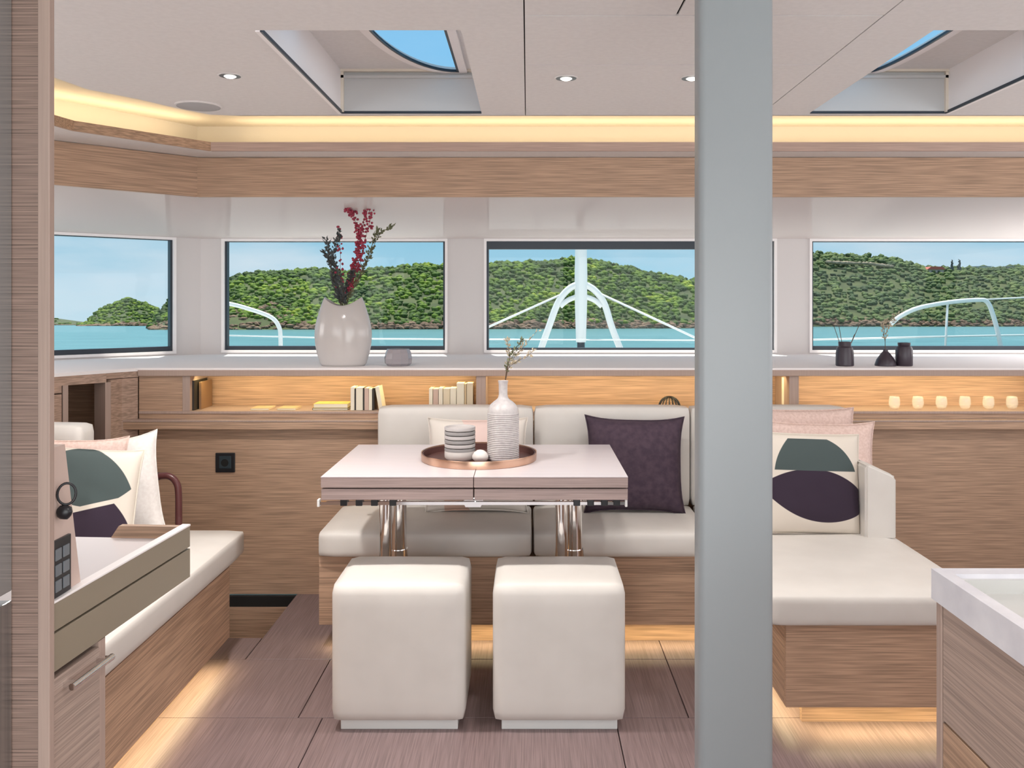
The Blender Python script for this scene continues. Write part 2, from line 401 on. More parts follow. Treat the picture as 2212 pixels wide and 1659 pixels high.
# left angled window (window_1) built in its plan direction
w1 = struct('window_1', 'angled window at the left beside the oak partition', (q0.x, q0.y, Z0))
q1 = c0+dl*1.62
def along(d0, d1, z0, z1, o0, o1, m, name, parent, label=None):
    nrm = Vector((dl.y, -dl.x)); nrm = nrm if nrm.y > 0 else -nrm
    a = c0+dl*d0; b = c0+dl*d1
    poly = [tuple(a+nrm*o0), tuple(b+nrm*o0), tuple(b+nrm*o1), tuple(a+nrm*o1)]
    return prism(bmesh.new(), poly, z0, z1)
def along_ring(d0, d1, z0, z1, o0, o1, t, tb, tt):
    bm = bmesh.new()
    for args in ((d0, d0+t, z0, z1), (d1-t, d1, z0, z1), (d0+t, d1-t, z0, z0+tb), (d0+t, d1-t, z1-tt, z1)):
        merge(bm, along(*args, o0, o1, None, None, None))
    return bm
link('frame', along_ring(.14, 1.64, Z0-.004, Z1+.012, -.010, .012, .014, .014, .014), M['bright'], w1, label='white frame')
link('gasket', along_ring(.152, 1.63, Z0+.01, Z1-.002, .012, .05, .014, .026, .004), M['rubber'], w1, label='dark gasket')
link('pane', along(.15, 1.63, Z0, Z1, .05, .056, None, None, None), M['pane'], w1)

# sloping glossy headliner band between valance and windows, valance, cove
Vp = [(-2.3, 1.0), (-2.3, 2.9), (-1.42, 3.78), (3.1, 3.78)]
Wp = [(-3.1, 1.0), (-3.1, 3.87), (-1.855, 4.99), (3.1, 4.99)]
tw = struct('trim_window_header', 'glossy white sloping panel above the windows')
Vh = [(-2.31, 1.0), (-2.31, 2.904), (-1.424, 3.79), (3.1, 3.79)]
bm = bmesh.new(); loft(bm, [[(x, y, 1.771) for x, y in Vh], [(x, y, 1.661+.012) for x, y in Wp], [(x, y, 1.75) for x, y in Wp], [(x, y, 1.80) for x, y in Vh]], closed=True)
link('header_panel', bm, M['header'], tw)
tv = struct('trim_valance', 'oak valance running under the light cove')
vpanel(Vp[:3], 1.767, 1.936, .02, M['oak_d'], 'valance_panel', tv)
link('valance_panel', B(-1.42, 3.1, 3.78, 3.80, 1.767, 1.936), M['oak_x'], tv)

Lp = [(-1.75, .4), (-1.66, 3.04), (-1.636, 3.172), (-1.297, 3.6), (3.1, 3.6)]
tc_ = struct('trim_cove', 'light cove shelf around the ceiling')
link('cove_shelf', prism(bmesh.new(), [(-1.73, 1.0), (-1.668, 3.045), (-1.643, 3.178), (-1.301, 3.61), (3.1, 3.61), (3.1, 3.9), (-1.46, 3.9), (-2.35, 3.0), (-2.35, 1.0)], 1.938, 1.966), M['ceil'], tc_)
vpanel([(-1.745, 1.0)]+Lp[1:4], 1.934, 1.970, .012, M['oak_d'], 'cove_lip', tc_, 'oak lip')
link('cove_lip', B(-1.297, 3.1, 3.6, 3.612, 1.934, 1.970), M['oak_pale_x'], tc_)
vpanel([(-2.1, 1.0), (-1.98, 3.05), (-1.45, 3.86), (3.1, 3.86)], 1.966, 2.11, .02, M['cove'], 'cove_back', tc_)
link('cove_ceiling', prism(bmesh.new(), [(-1.60, 1.0), (-1.50, 2.65), (-1.45, 2.83), (-1.25, 3.15), (-1.16, 3.24), (3.1, 3.24), (3.1, 3.9), (-1.5, 3.9), (-2.1, 3.05), (-2.2, 1.0)], 2.085, 2.10), M['cove'], tc_)

# ---------------- ceiling panels with joints
ce = struct('ceiling', 'flat grey white ceiling panels with fine joints')
Cp = [(-1.55, 1.0), (-1.445, 2.65), (-1.414, 2.827), (-1.313, 2.964), (-1.24, 3.10), (-1.16, 3.21), (-1.06, 3.23)]
ZC = 2.0; g = .0028
S1 = (-.672, -.167, 2.21, 3.172); S2 = (1.02, 1.512, 2.21, 3.172)
def cpanel(polys):
    bm = bmesh.new()
    for p in polys: prism(bm, p, ZC, ZC+.005)
    return link('ceiling_panel', bm, M['ceil'], ce)
def R(x0, x1, y0, y1): return [(x0, y0), (x1, y0), (x1, y1), (x0, y1)]
cpanel([[(-.672, 3.23)]+Cp[::-1][0:]+[(-1.75, -2.6), (-.672, -2.6)], R(-.672, -.167, -2.6, 2.21), R(-.672, -.167, 3.172, 3.23), R(-.167, -.010, -2.6, 3.23)])
cpanel([R(-.010+.003, .85-g, 2.533+g, 3.23)])
cpanel([R(-.010+.003, .85-g, 2.095+g, 2.533-g)])
cpanel([R(-.010+.003, .355-g, -2.6, 2.095-g)])
cpanel([R(.355+g, .85-g, -2.6, 2.095-g)])
cpanel([R(.85+.001, 1.02, -2.6, 3.23), R(1.02, 1.512, -2.6, 2.21), R(1.02, 1.512, 3.172, 3.23), R(1.512, 3.1, -2.6, 3.23)])
cpanel([[(-1.75, -2.6), (-3.1, -2.6), (-3.1, 1.0), (-1.55, 1.0)]])
# edge rim of ceiling towards the cove
link('ceiling_edge', vp if False else B(-1.06, 3.1, 3.225, 3.232, 2.0, 2.085), M['cove'], ce)
vpanel(Cp, 2.001, 2.085, .008, M['cove'], 'ceiling_edge', ce)
# dark void above + roof with hatch holes
def roof_rects(z0, z1, holes, X0=-3.12, X1=3.12, Y0=-2.6, Y1=5.06):
    bm = bmesh.new(); ys = sorted({Y0, Y1, *[h[2] for h in holes], *[h[3] for h in holes]})
    for a, b in zip(ys, ys[1:]):
        hs = sorted([h for h in holes if h[2] <= a and h[3] >= b]); x = X0
        for h in hs: box(bm, x, h[0], a, b, z0, z1); x = h[1]
        box(bm, x, X1, a, b, z0, z1)
    return bm
link('roof', roof_rects(2.160, 2.172, [(S1[0], S1[1], S1[2], 3.31), (S2[0], S2[1], S2[2], 3.31)]), M['white'], ce)
link('ceiling_backing', roof_rects(2.022, 2.028, [(S1[0]-.01, S1[1]+.01, S1[2]-.01, S1[3]+.01), (S2[0]-.01, S2[1]+.01, S2[2]-.01, S2[3]+.01)], -1.0, 3.1, -2.6, 3.2), M['void'], ce)

# ---------------- roof hatches
def hatch(name, S, label, mirror):
    x0, x1, y0, y1 = S; t = struct(name, label, (x0, y0, 2.0)); zt = 2.152
    k = .012
    bm = bmesh.new(); box(bm, x0-k, x0, y0, y1, 2.006, zt); box(bm, x1, x1+k, y0, y1, 2.006, zt); box(bm, x0-k, x1+k, y0-k, y0, 2.006, zt)
    link('shaft_side', bm, M['bright'], t)
    link('shaft_end', B(x0-k, x1+k, y1, y1+k, 2.006, zt), M['grey_line'], t)
    link('shaft_ledge', B(x0, x1, y1-.012, y1, zt-.03, zt-.02), M['grey_line'], t)
    bm = bmesh.new()
    xe = x1 if mirror else x0
    box(bm, xe-.010, xe+.010, y1-.012, y1+.001, 2.0, zt); box(bm, x0, x1, y1-.018, y1, zt-.008, zt)
    link('corner_bead', bm, M['cream_edge'], t)
    # top plate with the pane cut into it; the pane has one wide rounded corner
    gy0 = 2.30; n = 16
    if not mirror:
        gx0, gx1, gy1, rr, ry = -.490, -.246, 3.155, .240, .655
        arc = [(gx0+rr-rr*math.sin(PI/2*j/n), gy1-ry*(1-math.cos(PI/2*j/n))) for j in range(n+1)]
        hole = [(gx1, gy0), (gx1, gy1)]+arc+[(gx0, 2.56), (-.64, 2.56), (-.64, gy0)]  # hidden near part widened to let more daylight into the shaft
    else:
        gx0, gx1, gy1, rr, ry = x0+.02, 1.290, 3.155, .06, .50
        arc = [(gx1-rr+rr*math.cos(PI/2*j/n), gy1-ry+ry*math.sin(PI/2*j/n)) for j in range(n+1)]
        hole = [(gx0, gy0), (1.49, gy0), (1.49, 2.56), (gx1, 2.56)]+arc+[(gx0, gy1)]  # same unseen widening towards the camera, for more daylight
    def inset(poly, d):
        cx = sum(p[0] for p in poly)/len(poly); cy = sum(p[1] for p in poly)/len(poly)
        n_ = len(poly); out = []
        for i in range(n_):
            a = Vector(poly[i-1]); b = Vector(poly[i]); c = Vector(poly[(i+1) % n_])
            e1 = (b-a).normalized(); e2 = (c-b).normalized()
            n1 = Vector((e1.y, -e1.x)); n2 = Vector((e2.y, -e2.x))
            m_ = n1+n2; m_ = m_/max(m_.length_squared/2, .5)
            if m_.dot(Vector((cx, cy))-b) < 0 and abs(m_.dot(Vector((cx, cy))-b)) > 1e-3 and i < 2: pass
            out.append((b, m_))
        s = 1 if sum(m_.dot(Vector((cx, cy))-b) for b, m_ in out) > 0 else -1
        sg = 1 if sum((m_.dot(Vector((cx, cy))-b) > 0)*1 for b, m_ in out) > len(out)/2 else -1
        return [tuple(b+m_*sg*d) for b, m_ in out]
    def ringmesh(pa, pb, z0, z1):
        bm = bmesh.new(); loft(bm, [[(x, y, z0) for x, y in pa+[pa[0]]], [(x, y, z0) for x, y in pb+[pb[0]]], [(x, y, z1) for x, y in pb+[pb[0]]], [(x, y, z1) for x, y in pa+[pa[0]]]], closed=True)
        bmesh.ops.remove_doubles(bm, verts=bm.verts, dist=1e-5); return bm
    # plate: triangulated polygon with hole via triangle fill
    bm = bmesh.new()
    o_ = [bm.verts.new((x, y, zt)) for x, y in [(x0-k, y0-k), (x1+k, y0-k), (x1+k, 3.34), (x0-k, 3.34)]]
    h_ = [bm.verts.new((x, y, zt)) for x, y in hole]
    es = [bm.edges.new((o_[i], o_[(i+1) % 4])) for i in range(4)]+[bm.edges.new((h_[i], h_[(i+1) % len(h_)])) for i in range(len(h_))]
    bmesh.ops.triangle_fill(bm, edges=es, use_beauty=True)
    for f in bm.faces[:]:
        c = f.calc_center_median()
        inside = False; j = len(hole)-1
        for i in range(len(hole)):
            xi, yi = hole[i]; xj, yj = hole[j]
            if (yi > c.y) != (yj > c.y) and c.x < (xj-xi)*(c.y-yi)/(yj-yi)+xi: inside = not inside
            j = i
        if inside: bm.faces.remove(f)
    r_ = bmesh.ops.extrude_face_region(bm, geom=bm.faces[:])
    bmesh.ops.translate(bm, verts=[v for v in r_['geom'] if isinstance(v, bmesh.types.BMVert)], vec=(0, 0, .006))
    link('top_plate', bm, M['ceil'], t)
    link('pane_frame', ringmesh(hole, inset(hole, -.028), zt-.012, zt+.001), M['bright'], t, label='white frame')
    i2 = inset(hole, .0); i3 = inset(hole, .008)
    link('gasket', ringmesh(i2, i3, zt-.0125, zt-.004), M['rubber'], t, label='dark gasket')
    link('pane', prism(bmesh.new(), i3, zt-.010, zt-.006), M['hatch_glass'], t)
    # rim round the opening: thin black lip with a white outer bead
    bm = bmesh.new(); e = .006
    box(bm, x0-.001, x0+.004, y0, y1, 1.996, 2.006) if not mirror else box(bm, x1-.004, x1+.001, y0, y1, 1.996, 2.006)
    box(bm, x0, x1, y1-.001, y1+.006, 1.996, 2.004)
    link('dark_rim', bm, M['rubber'], t)
    bm = bmesh.new()
    box(bm, x0-.013, x0-.001, y0, y1+.01, 1.996, 2.004) if not mirror else box(bm, x1+.001, x1+.013, y0, y1+.01, 1.996, 2.004)
    link('white_rim', bm, M['bright'], t)
hatch('roof_hatch', S1, 'left roof hatch with blue sky behind its curved pane', False)
hatch('roof_hatch', S2, 'right roof hatch cut by the frame edge', True)

# ---------------- lamps built into the room, and added fill spots
WARM = (1, .79, .50)
area('cove_led', (0.9, 3.74, 1.985), (math.radians(180), 0, 0), 4.3, .05, 4.0, WARM)
o = area('cove_led', (-1.62, 3.42, 1.985), (math.radians(180), 0, math.radians(52)), 0.75, .05, .8, WARM)
area('cove_led', (-1.85, 2.3, 1.985), (math.radians(180), 0, math.radians(87)), 1.5, .05, 1.5, WARM)
for a, b, p in ((-1.50, -.24, 2.6), (-.18, 1.16, 2.6), (1.24, 2.4, 2.6)):
    area('niche_led', ((a+b)/2, YW+.05, NZ1-.004), (math.radians(32), 0, 0), b-a, .02, p*.88, (1, .80, .40))
TS = math.radians(135); TW = (1, .82, .44)
area('toe_led', (.1, 3.365, .090), (0, 0, 0), 1.7, .02, 2.4, TW, TS)
area('toe_led', (1.10, 2.685, .095), (0, 0, 0), .48, .02, .9, TW, TS)
area('toe_led', (.825, 3.0, .095), (0, 0, -PI/2), .55, .02, .9, TW, TS)
area('toe_led', (-1.125, 2.42, .093), (0, 0, PI/2), 1.5, .02, 2.6, TW, TS)

def spot(X, Y, p=26):
    l = bpy.data.lights.new('downlight_or_fill', 'SPOT'); l.energy = p; l.spot_size = 2.5; l.spot_blend = .9; l.shadow_soft_size = .05; l.color = (1, .95, .90)
    o = bpy.data.objects.new('downlight_or_fill', l); C.objects.link(o); o.location = (X, Y, 1.985)
def downlight(px, py, label, p=26):
    s = (650-py)/.68; Y = 1900/s; X = (px-1140)/s
    t = thing('downlight', label, 'ceiling light', (X, Y, 2.0), group='recessed ceiling downlights')
    link('rim', lathe(bmesh.new(), [(.0315, -.001), (.035, -.001), (.036, .001)], X, Y, 1.9985, 28), M['ceil'], t, 'auto')
    link('baffle', lathe(bmesh.new(), [(.0315, -.0012), (.018, -.0018), (.015, -.0014)], X, Y, 1.9985, 28), M['black'], t, 'auto')
    link('lens', lathe(bmesh.new(), [(0, -.006), (.012, -.0055), (.018, -.0018)], X, Y, 1.9985, 24), M['lamp'], t, 'auto')
    spot(X, Y, p)
downlight(497, 163, 'small round recessed downlight left of the left roof hatch', 95)
downlight(1223, 168, 'small round recessed downlight right of the left roof hatch')
downlight(1495, 168, 'small round recessed downlight partly hidden by the grey pillar')
for X, Y in ((-1.0, .8), (.3, .7), (1.5, .9), (-.3, -.7), (1.2, -.8), (1.75, 2.7), (-1.25, 2.05)): spot(X, Y)  # added out-of-view beams without fixtures, to light the room from above
s = 422/.68; X = (429-1140)/s; Y = 1900/s
sp = thing('ceiling_speaker', 'round flush grey speaker grille in the ceiling near the cove', 'speaker', (X, Y, 2.0))
link('grille', lathe(bmesh.new(), [(0, -.006), (.068, -.006), (.073, -.004)], X, Y, 2.0, 40), mat('speaker_grille', (.42, .41, .42), .6), sp, 'auto')
link('bezel', lathe(bmesh.new(), [(.073, -.005), (.078, -.003), (.079, .0)], X, Y, 2.0, 40), M['ceil'], sp, 'auto')

# ================================================================== FURNITURE
# ---------------- sofa along the front wall with chaise at right
sf = thing('corner_sofa', 'cream leather corner sofa on an oak plinth behind the table', 'sofa', (.2, 3.5, 0))
YF, YB = 3.31, 3.75
base = bmesh.new(); box(base, -.79, .80, YF+.02, YF+.04, .094, .352)
link('base_panel', base, M['oak_x'], sf)
link('base_panel', B(-.79, -.77, YF+.0405, 3.95, .094, .352), M['oak_y'], sf)
link('toe_board', B(-.70, .9, YF+.11, YF+.13, 0, .10), M['oak_x'], sf)
link('base_panel', B(.775, 1.36, 2.64, 2.66, .10, .352), M['oak_x'], sf)
link('base_panel', B(.775, .795, 2.6605, 3.329, .10, .352), M['oak_y'], sf)
link('base_panel', B(1.34, 1.36, 2.6605, 3.95, .10, .352), M['oak_y'], sf)
link('toe_board', B(.86, 1.30, 2.76, 2.78, 0, .10), M['oak_x'], sf)
link('toe_board', B(.88, .90, 2.78, YF+.11, 0, .10), M['oak_y'], sf)
link('seat_deck', B(-.77, 1.34, YF+.04, 3.95, .33, .352), M['oak_x'], sf)
link('seat_deck', B(.795, 1.34, 2.66, YF+.04, .33, .352), M['oak_x'], sf)
def cushion(x0, x1, y0, y1, z0, z1, r=.022, puff=.006):
    b2 = bmesh.new(); bmesh.ops.create_cube(b2, size=1)
    bmesh.ops.subdivide_edges(b2, edges=b2.edges[:], cuts=7, use_grid_fill=True)
    sx, sy, sz = x1-x0, y1-y0, z1-z0; cx, cy, cz = (x0+x1)/2, (y0+y1)/2, (z0+z1)/2
    for v in b2.verts:
        p = Vector((v.co.x*sx, v.co.y*sy, v.co.z*sz)); q = Vector()
        for i, h in enumerate((sx/2, sy/2, sz/2)):
            # cluster loops near edges then round off
            t = v.co[i]*2; a = (abs(t)**.6)*(1 if t > 0 else -1); p[i] = a*h; q[i] = max(-(h-r), min(h-r, p[i]))
        d = p-q
        if d.length > 1e-9:
            mx = max(abs(d.x), abs(d.y), abs(d.z)); p = q+d.normalized()*mx
        fx = 1-(2*p.x/sx)**2; fy = 1-(2*p.y/sy)**2; fz = 1-(2*p.z/sz)**2
        p.z += puff*max(fx, 0)*max(fy, 0)*(1 if v.co.z > 0 else -.0); p.y -= puff*max(fx, 0)*max(fz, 0)*(1 if v.co.y < 0 else 0)
        v.co = p+Vector((cx, cy, cz))
    return b2
xs = [(-.792, .016), (.022, .694)]
for a, b in xs: link('seat_cushion', cushion(a, b, YF-.01, YB+.02, .352, .452), M['leather'], sf, True)
link('seat_cushion', cushion(.700, 1.362, 2.60, YB+.02, .352, .452), M['leather'], sf, True)
for a, b in [(-.642, .024), (.028, .694), (.698, 1.368)]:
    link('back_cushion', cushion(a, b, YB, YB+.11, .44, .866, .02, .004), M['leather'], sf, True)
bm = bmesh.new(); prism(bm, [(1.235, .445), (1.348, .445), (1.348, .672), (1.335, .684), (1.245, .722), (1.235, .715)], 3.215, YB-.005, 'y')
bmesh.ops.bevel(bm, geom=bm.edges[:], offset=.008, segments=3, affect='EDGES')
link('arm_cushion', bm, M['leather'], sf, 'auto')

# ---------------- left bench
bn = thing('bench', 'long cream leather bench seat on an oak plinth at the left', 'bench', (-1.4, 2.4, 0))
link('seat_cushion', cushion(-1.96, -1.075, 1.66, 3.36, .352, .452, .024), M['leather'], bn, True)
link('back_cushion', cushion(-1.95, -1.61, 3.17, 3.28, .44, .868, .02), M['leather'], bn, True)
link('base_panel', B(-1.105, -1.085, 1.66, 3.2, .098, .352), M['oak_y'], bn)
link('base_panel', B(-1.75, -1.105, 3.18, 3.2, .098, .352), M['oak_x'], bn)
link('toe_board', B(-1.19, -1.17, 1.66, 3.16, 0, .098), M['oak_y'], bn)
link('seat_deck', B(-1.78, -1.105, 1.66, 3.18, .33, .352), M['oak_x'], bn)

# ---------------- stools
def stool(x0, x1, y0, y1, label, rz=0):
    cx, cy = (x0+x1)/2, (y0+y1)/2
    t = thing('cube_stool', label, 'stool', (cx, cy, 0), group='cube stools in front of the table')
    link('seat_body', cushion(x0, x1, y0, y1, .028, .452, .022, .004), M['leather'], t, True)
    link('foot_plinth', B(x0+.027, x1-.024, y0+.02, y1-.03, 0, .03, r=.002), M['white_plinth'], t)
    return t
M['white_plinth'] = mat('white_plinth', (.66, .67, .66), .4)
stool((714-1140)/706, (1005-1140)/706, 2.69, 3.01, 'left one of two cream cube stools on white plinths')
stool((1064-1140)/706, (1352-1140)/706, 2.69, 3.01, 'right one of two cream cube stools, nearer the grey pillar')

# ---------------- table
tb = thing('dining_table', 'folding oak dining table on twin chrome columns', 'table', (-.17, 3.17, 0))
TX0, TX1, TY0, TY1 = -.671, .325, 2.85, 3.49
xm = (1023-1140)/667
for a, b in ((TX0, xm-.001), (xm+.001, TX1)):
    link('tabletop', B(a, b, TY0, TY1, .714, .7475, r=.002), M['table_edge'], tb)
    link('top_glare_layer', B(a, b, TY0-.0005, TY1, .7475, .75, r=.0006), M['oak_top_glare'], tb, label='top surface with window glare in its pale colour')
    link('table_leaf', B(a+.001, b-.0005, TY0+.002, TY1-.002, .674, .710, r=.002), M['table_edge'], tb)
for ya, yb in ((TY0+.02, TY0+.035), (TY1-.06, TY1-.045)):
    link('slide_rail', B(TX0-.012, TX1-.006, ya, yb, .654, .664), M['chrome'], tb, label='chrome rail')
for x in (TX0-.016, TX1-.008):
    link('rail_end', B(x, x+.008, TY0+.016, TY0+.04, .648, .672, r=.002), M['paint_white'], tb)
for x in (-.60, -.55, -.50, -.44, .16, .205, .25, .29):
    link('rail_block', B(x-.011, x+.011, TY0+.014, TY0+.05, .652, .673, r=.002), M['black'], tb)
link('hinge_bracket', prism(bmesh.new(), [(xm-.045, .672), (xm+.035, .672), (xm+.02, .640), (xm-.03, .640)], TY0+.05, TY0+.09, 'y'), M['chrome'], tb)
for xa, xb in ((-.499, -.472), (.118, .168)):
    link('column_leg', tube(bmesh.new(), [(xa, 3.09, .012), (xa, 3.09, .674)], .022, 24), M['chrome'], tb, 'auto')
    link('column_leg', tube(bmesh.new(), [(xb, 3.20, .012), (xb, 3.20, .674)], .031, 24), M['chrome'], tb, 'auto')
    link('column_sleeve', tube(bmesh.new(), [(xb, 3.20, .012), (xb, 3.20, .42)], .036, 24), M['chrome'], tb, 'auto')
    link('foot_plate', B(xb-.07, xb+.05, 3.06, 3.25, 0, .012, r=.003), M['chrome'], tb)

# ---------------- grey pillar
pl = struct('pillar', 'broad grey painted pillar standing right of the table', (.41, 1.73, 0))
link('shaft', B(.337, .484, 1.727, 1.79, 0, 2.0, r=.014, seg=4), M['post'], pl, 'auto')

# ---------------- left foreground partition and fridge
pt = struct('partition', 'oak partition edge in the left foreground', (-.68, 1.2, 0))
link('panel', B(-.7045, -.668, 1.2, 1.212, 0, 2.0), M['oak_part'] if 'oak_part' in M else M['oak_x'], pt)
link('edge_strip', B(-.668, -.652, 1.199, 1.212, 0, 2.0, r=.001), M['oak_edge'], pt)
fr = thing('refrigerator', 'tall built-in steel refrigerator at the left frame edge', 'refrigerator', (-.98, .9, 0))
link('body', B(-1.25, -.727, .62, 1.198, 0, 2.0), M['steel'], fr)
link('upper_door', B(-.725, -.7030, .62, 1.1995, .925, 1.98, r=.002), mat('fridge_gloss', (.52, .56, .58), .15, .8), fr)
link('lower_door', B(-.725, -.7030, .62, 1.1995, .10, .912, r=.002), M['steel'], fr)

# ---------------- left counter (navigation desk)
ct = thing('side_counter', 'taupe fronted side counter with raised rim in the left foreground', 'counter', (-.655, 1.213, 0))
CX = -.655; Y0c, Y1c = 1.214, 1.64
link('worktop', B(-1.25, CX-.012, Y0c, Y1c-.012, .862, .880), M['laminate'], ct)
link('fascia_rail', B(CX-.014, CX, Y0c, Y1c, .862, .902, r=.0015), M['taupe'], ct)
link('rail_cap', B(CX-.015, CX+.001, Y0c, Y1c, .901, .9045, r=.001), M['bright'], ct)
bm = bmesh.new(); prism(bm, [(-.80, .880), (CX-.014, .880), (CX-.014, .902), (-.785, .902)], Y1c-.014, Y1c, 'y')
link('end_rail', bm, M['oak_x'], ct)
link('drawer_front', B(CX-.016, CX, Y0c, Y1c, .806, .859, r=.001), M['taupe'], ct)
link('counter_underside', B(-1.25, CX-.016, Y0c, Y1c, .806, .862), M['taupe'], ct)
link('cabinet_side', B(-1.25, CX-.004, 1.335, 1.354, 0, .803), M['oak_edge'], ct)
d_ = link('door', B(CX-.018, CX-.002, Y0c, 1.335, .10, .795, r=.001), M['oak_yl'], ct)
h_ = bmesh.new(); tube(h_, [(CX+.014, 1.235, .778), (CX+.014, 1.342, .778)], .005, 12)
box(h_, CX-.003, CX+.014, 1.24, 1.25, .774, .782); box(h_, CX-.003, CX+.014, 1.325, 1.335, .774, .782)
link('handle', h_, M['chrome'], d_, 'auto', label='chrome bar handle')
ct.rotation_euler.z = -math.radians(3.5)      # the counter stands slightly askew
# upright console on the counter
cn = thing('control_console', 'tapering upright console with switches standing on the side counter', 'console', (-.675, 1.25, .88))
bm = bmesh.new(); prism(bm, [(1.214, .881), (1.304, .881), (1.302, .905), (1.258, 1.115), (1.214, 1.115)], -.682, -.662, 'x')
link('side_plate', bm, M['console'] if 'console' in M else M['oak_edge'], cn)
sw = link('switch_panel', B(-.664, -.658, 1.218, 1.268, .905, .985, r=.001), M['black'], cn)
for i in range(3):
    for j in range(2):
        y = 1.224+j*.021; z = .913+i*.022
        link('switch', B(-.659, -.6565, y, y+.016, z, z+.016, r=.0008), mat('switch_grey', (.16, .18, .2), .4) if i+j == 0 else bpy.data.materials['switch_grey'], sw)
# key ring hanging on the console
kr = thing('leather_key_loop', 'black leather loop hanging on the console above the switches', 'key fob', (-.655, 1.235, 1.03))
kp = [(-.650+.010*math.cos(a), 1.240+.006*math.cos(a), 1.048+.015*math.sin(a)) for a in [2*PI*k/24 for k in range(25)]]
link('ring', tube(bmesh.new(), kp, .0018, 8, caps=False), M['black'], kr, True)
fb = bmesh.new(); blob(fb, (-.652, 1.238, 1.023), .0115, (1, .7, .95), .10, 2)
link('fob', fb, M['black'], kr, True)

# ---------------- right counter with sink
rc = thing('galley_counter', 'white marble galley counter on oak drawers at the right edge', 'counter', (1.0, .9, 0))
rx, ry = .634, 1.382
wt = bmesh.new(); sx0, sx1, sy0, sy1 = .656, 1.25, .70, 1.352
for a in ((rx, sx0, -.4, ry), (sx1, 1.6, -.4, ry), (sx0, sx1, sy1, ry), (sx0, sx1, -.4, sy0)): box(wt, *a, .853, .9)
bmesh.ops.remove_doubles(wt, verts=wt.verts, dist=1e-5)
link('worktop', wt, M['marble'], rc)
bs = bmesh.new()
box(bs, sx0, sx0+.008, sy0, sy1, .872, .893); box(bs, sx1-.008, sx1, sy0, sy1, .872, .893); box(bs, sx0, sx1, sy0, sy0+.008, .872, .893); box(bs, sx0, sx1, sy1-.008, sy1, .872, .893); box(bs, sx0, sx1, sy0, sy1, .862, .872)
link('sink_basin', bs, M['sink'], rc)
link('cabinet_body', B(rx+.022, 1.6, -.4, ry-.012, 0, .853), M['oak_x'], rc)
link('corner_strip', B(rx+.006, rx+.024, ry-.02, ry-.004, 0, .853, r=.001), M['oak_edge'], rc)
dr = link('drawer', B(rx+.008, rx+.022, -.4, ry-.022, .672, .850, r=.001), M['oak_yl'] if 'oak_yl' in M else M['oak_y'], rc)
dr2 = link('drawer', B(rx+.008, rx+.022, -.4, ry-.022, .10, .668, r=.001), M['oak_y'], rc)
hb = bmesh.new(); tube(hb, [(rx-.012, .95, .640), (rx-.012, 1.265, .640)], .006, 12); box(hb, rx-.012, rx+.009, 1.24, 1.25, .636, .644); box(hb, rx-.012, rx+.009, .96, .97, .636, .644)
link('handle', hb, M['black'], dr2, 'auto', label='black bar handle')

# ---------------- grab rail by the left bench
gr = thing('curved_armrest', 'dark maroon bentwood armrest beside the white cushion on the left bench', 'armrest', (-1.32, 3.2, .45))
pp = smooth_path([(-1.385, 3.28, .665), (-1.34, 3.28, .667), (-1.312, 3.28, .645), (-1.302, 3.28, .60), (-1.302, 3.28, .452)], 6)
link('rail', tube(bmesh.new(), pp, .0125, 12), M['brown_leather'], gr, True)
link('joint', tube(bmesh.new(), [(-1.40, 3.28, .662), (-1.375, 3.28, .666)], .0145, 12), M['black'], gr, 'auto')

# ================================================================== PILLOWS
def pillow_mesh(w, h, t, pinch=.07, n=30, wrinkle=.004, seed=0):
    bm = bmesh.new(); rows = {}
    for side in (1, -1):
        for i in range(n+1):
            for j in range(n+1):
                u = -1+2*i/n; v = -1+2*j/n
                if side == -1 and (i in (0, n) or j in (0, n)): rows[side, i, j] = rows[1, i, j]; continue
                x = w/2*u*(1-pinch*(1-abs(v)**3.2)); z = h/2*v*(1-pinch*(1-abs(u)**3.2))
                th = t/2*((1-abs(u)**2.6)*(1-abs(v)**2.6))**.5
                th += wrinkle*noise.noise(Vector((u*2.5+seed, v*2.5, side)))*(1-u*u)*(1-v*v)*2
                rows[side, i, j] = bm.verts.new((x, -side*th, z+h/2))
    for side in (1, -1):
        for i in range(n):
            for j in range(n):
                f = [rows[side, i, j], rows[side, i+1, j], rows[side, i+1, j+1], rows[side, i, j+1]]
                bm.faces.new(f if side == 1 else f[::-1])
    return bm
def pillow(label, loc, w, h, t, m, lean=.2, yaw=0, roll=0, pinch=.07, seed=0, piping=None):
    tt = thing('throw_pillow', label, 'pillow', loc, (-lean, roll, yaw), group=None)
    link('cover', pillow_mesh(w, h, t, pinch, seed=seed), m, tt, True)
    pts = []
    for k in range(4):
        for q in range(12):
            a = -1+2*q/12
            u, v = [(a, -1), (1, a), (-a, 1), (-1, -a)][k]
            pts.append((w/2*u*(1-pinch*(1-abs(v)**3.2)), 0, h/2+h/2*v*(1-pinch*(1-abs(u)**3.2))))
    pts.append(pts[0])
    link('piping', tube(bmesh.new(), pts, .0028, 6, caps=False), piping or m, tt, True)
    return tt
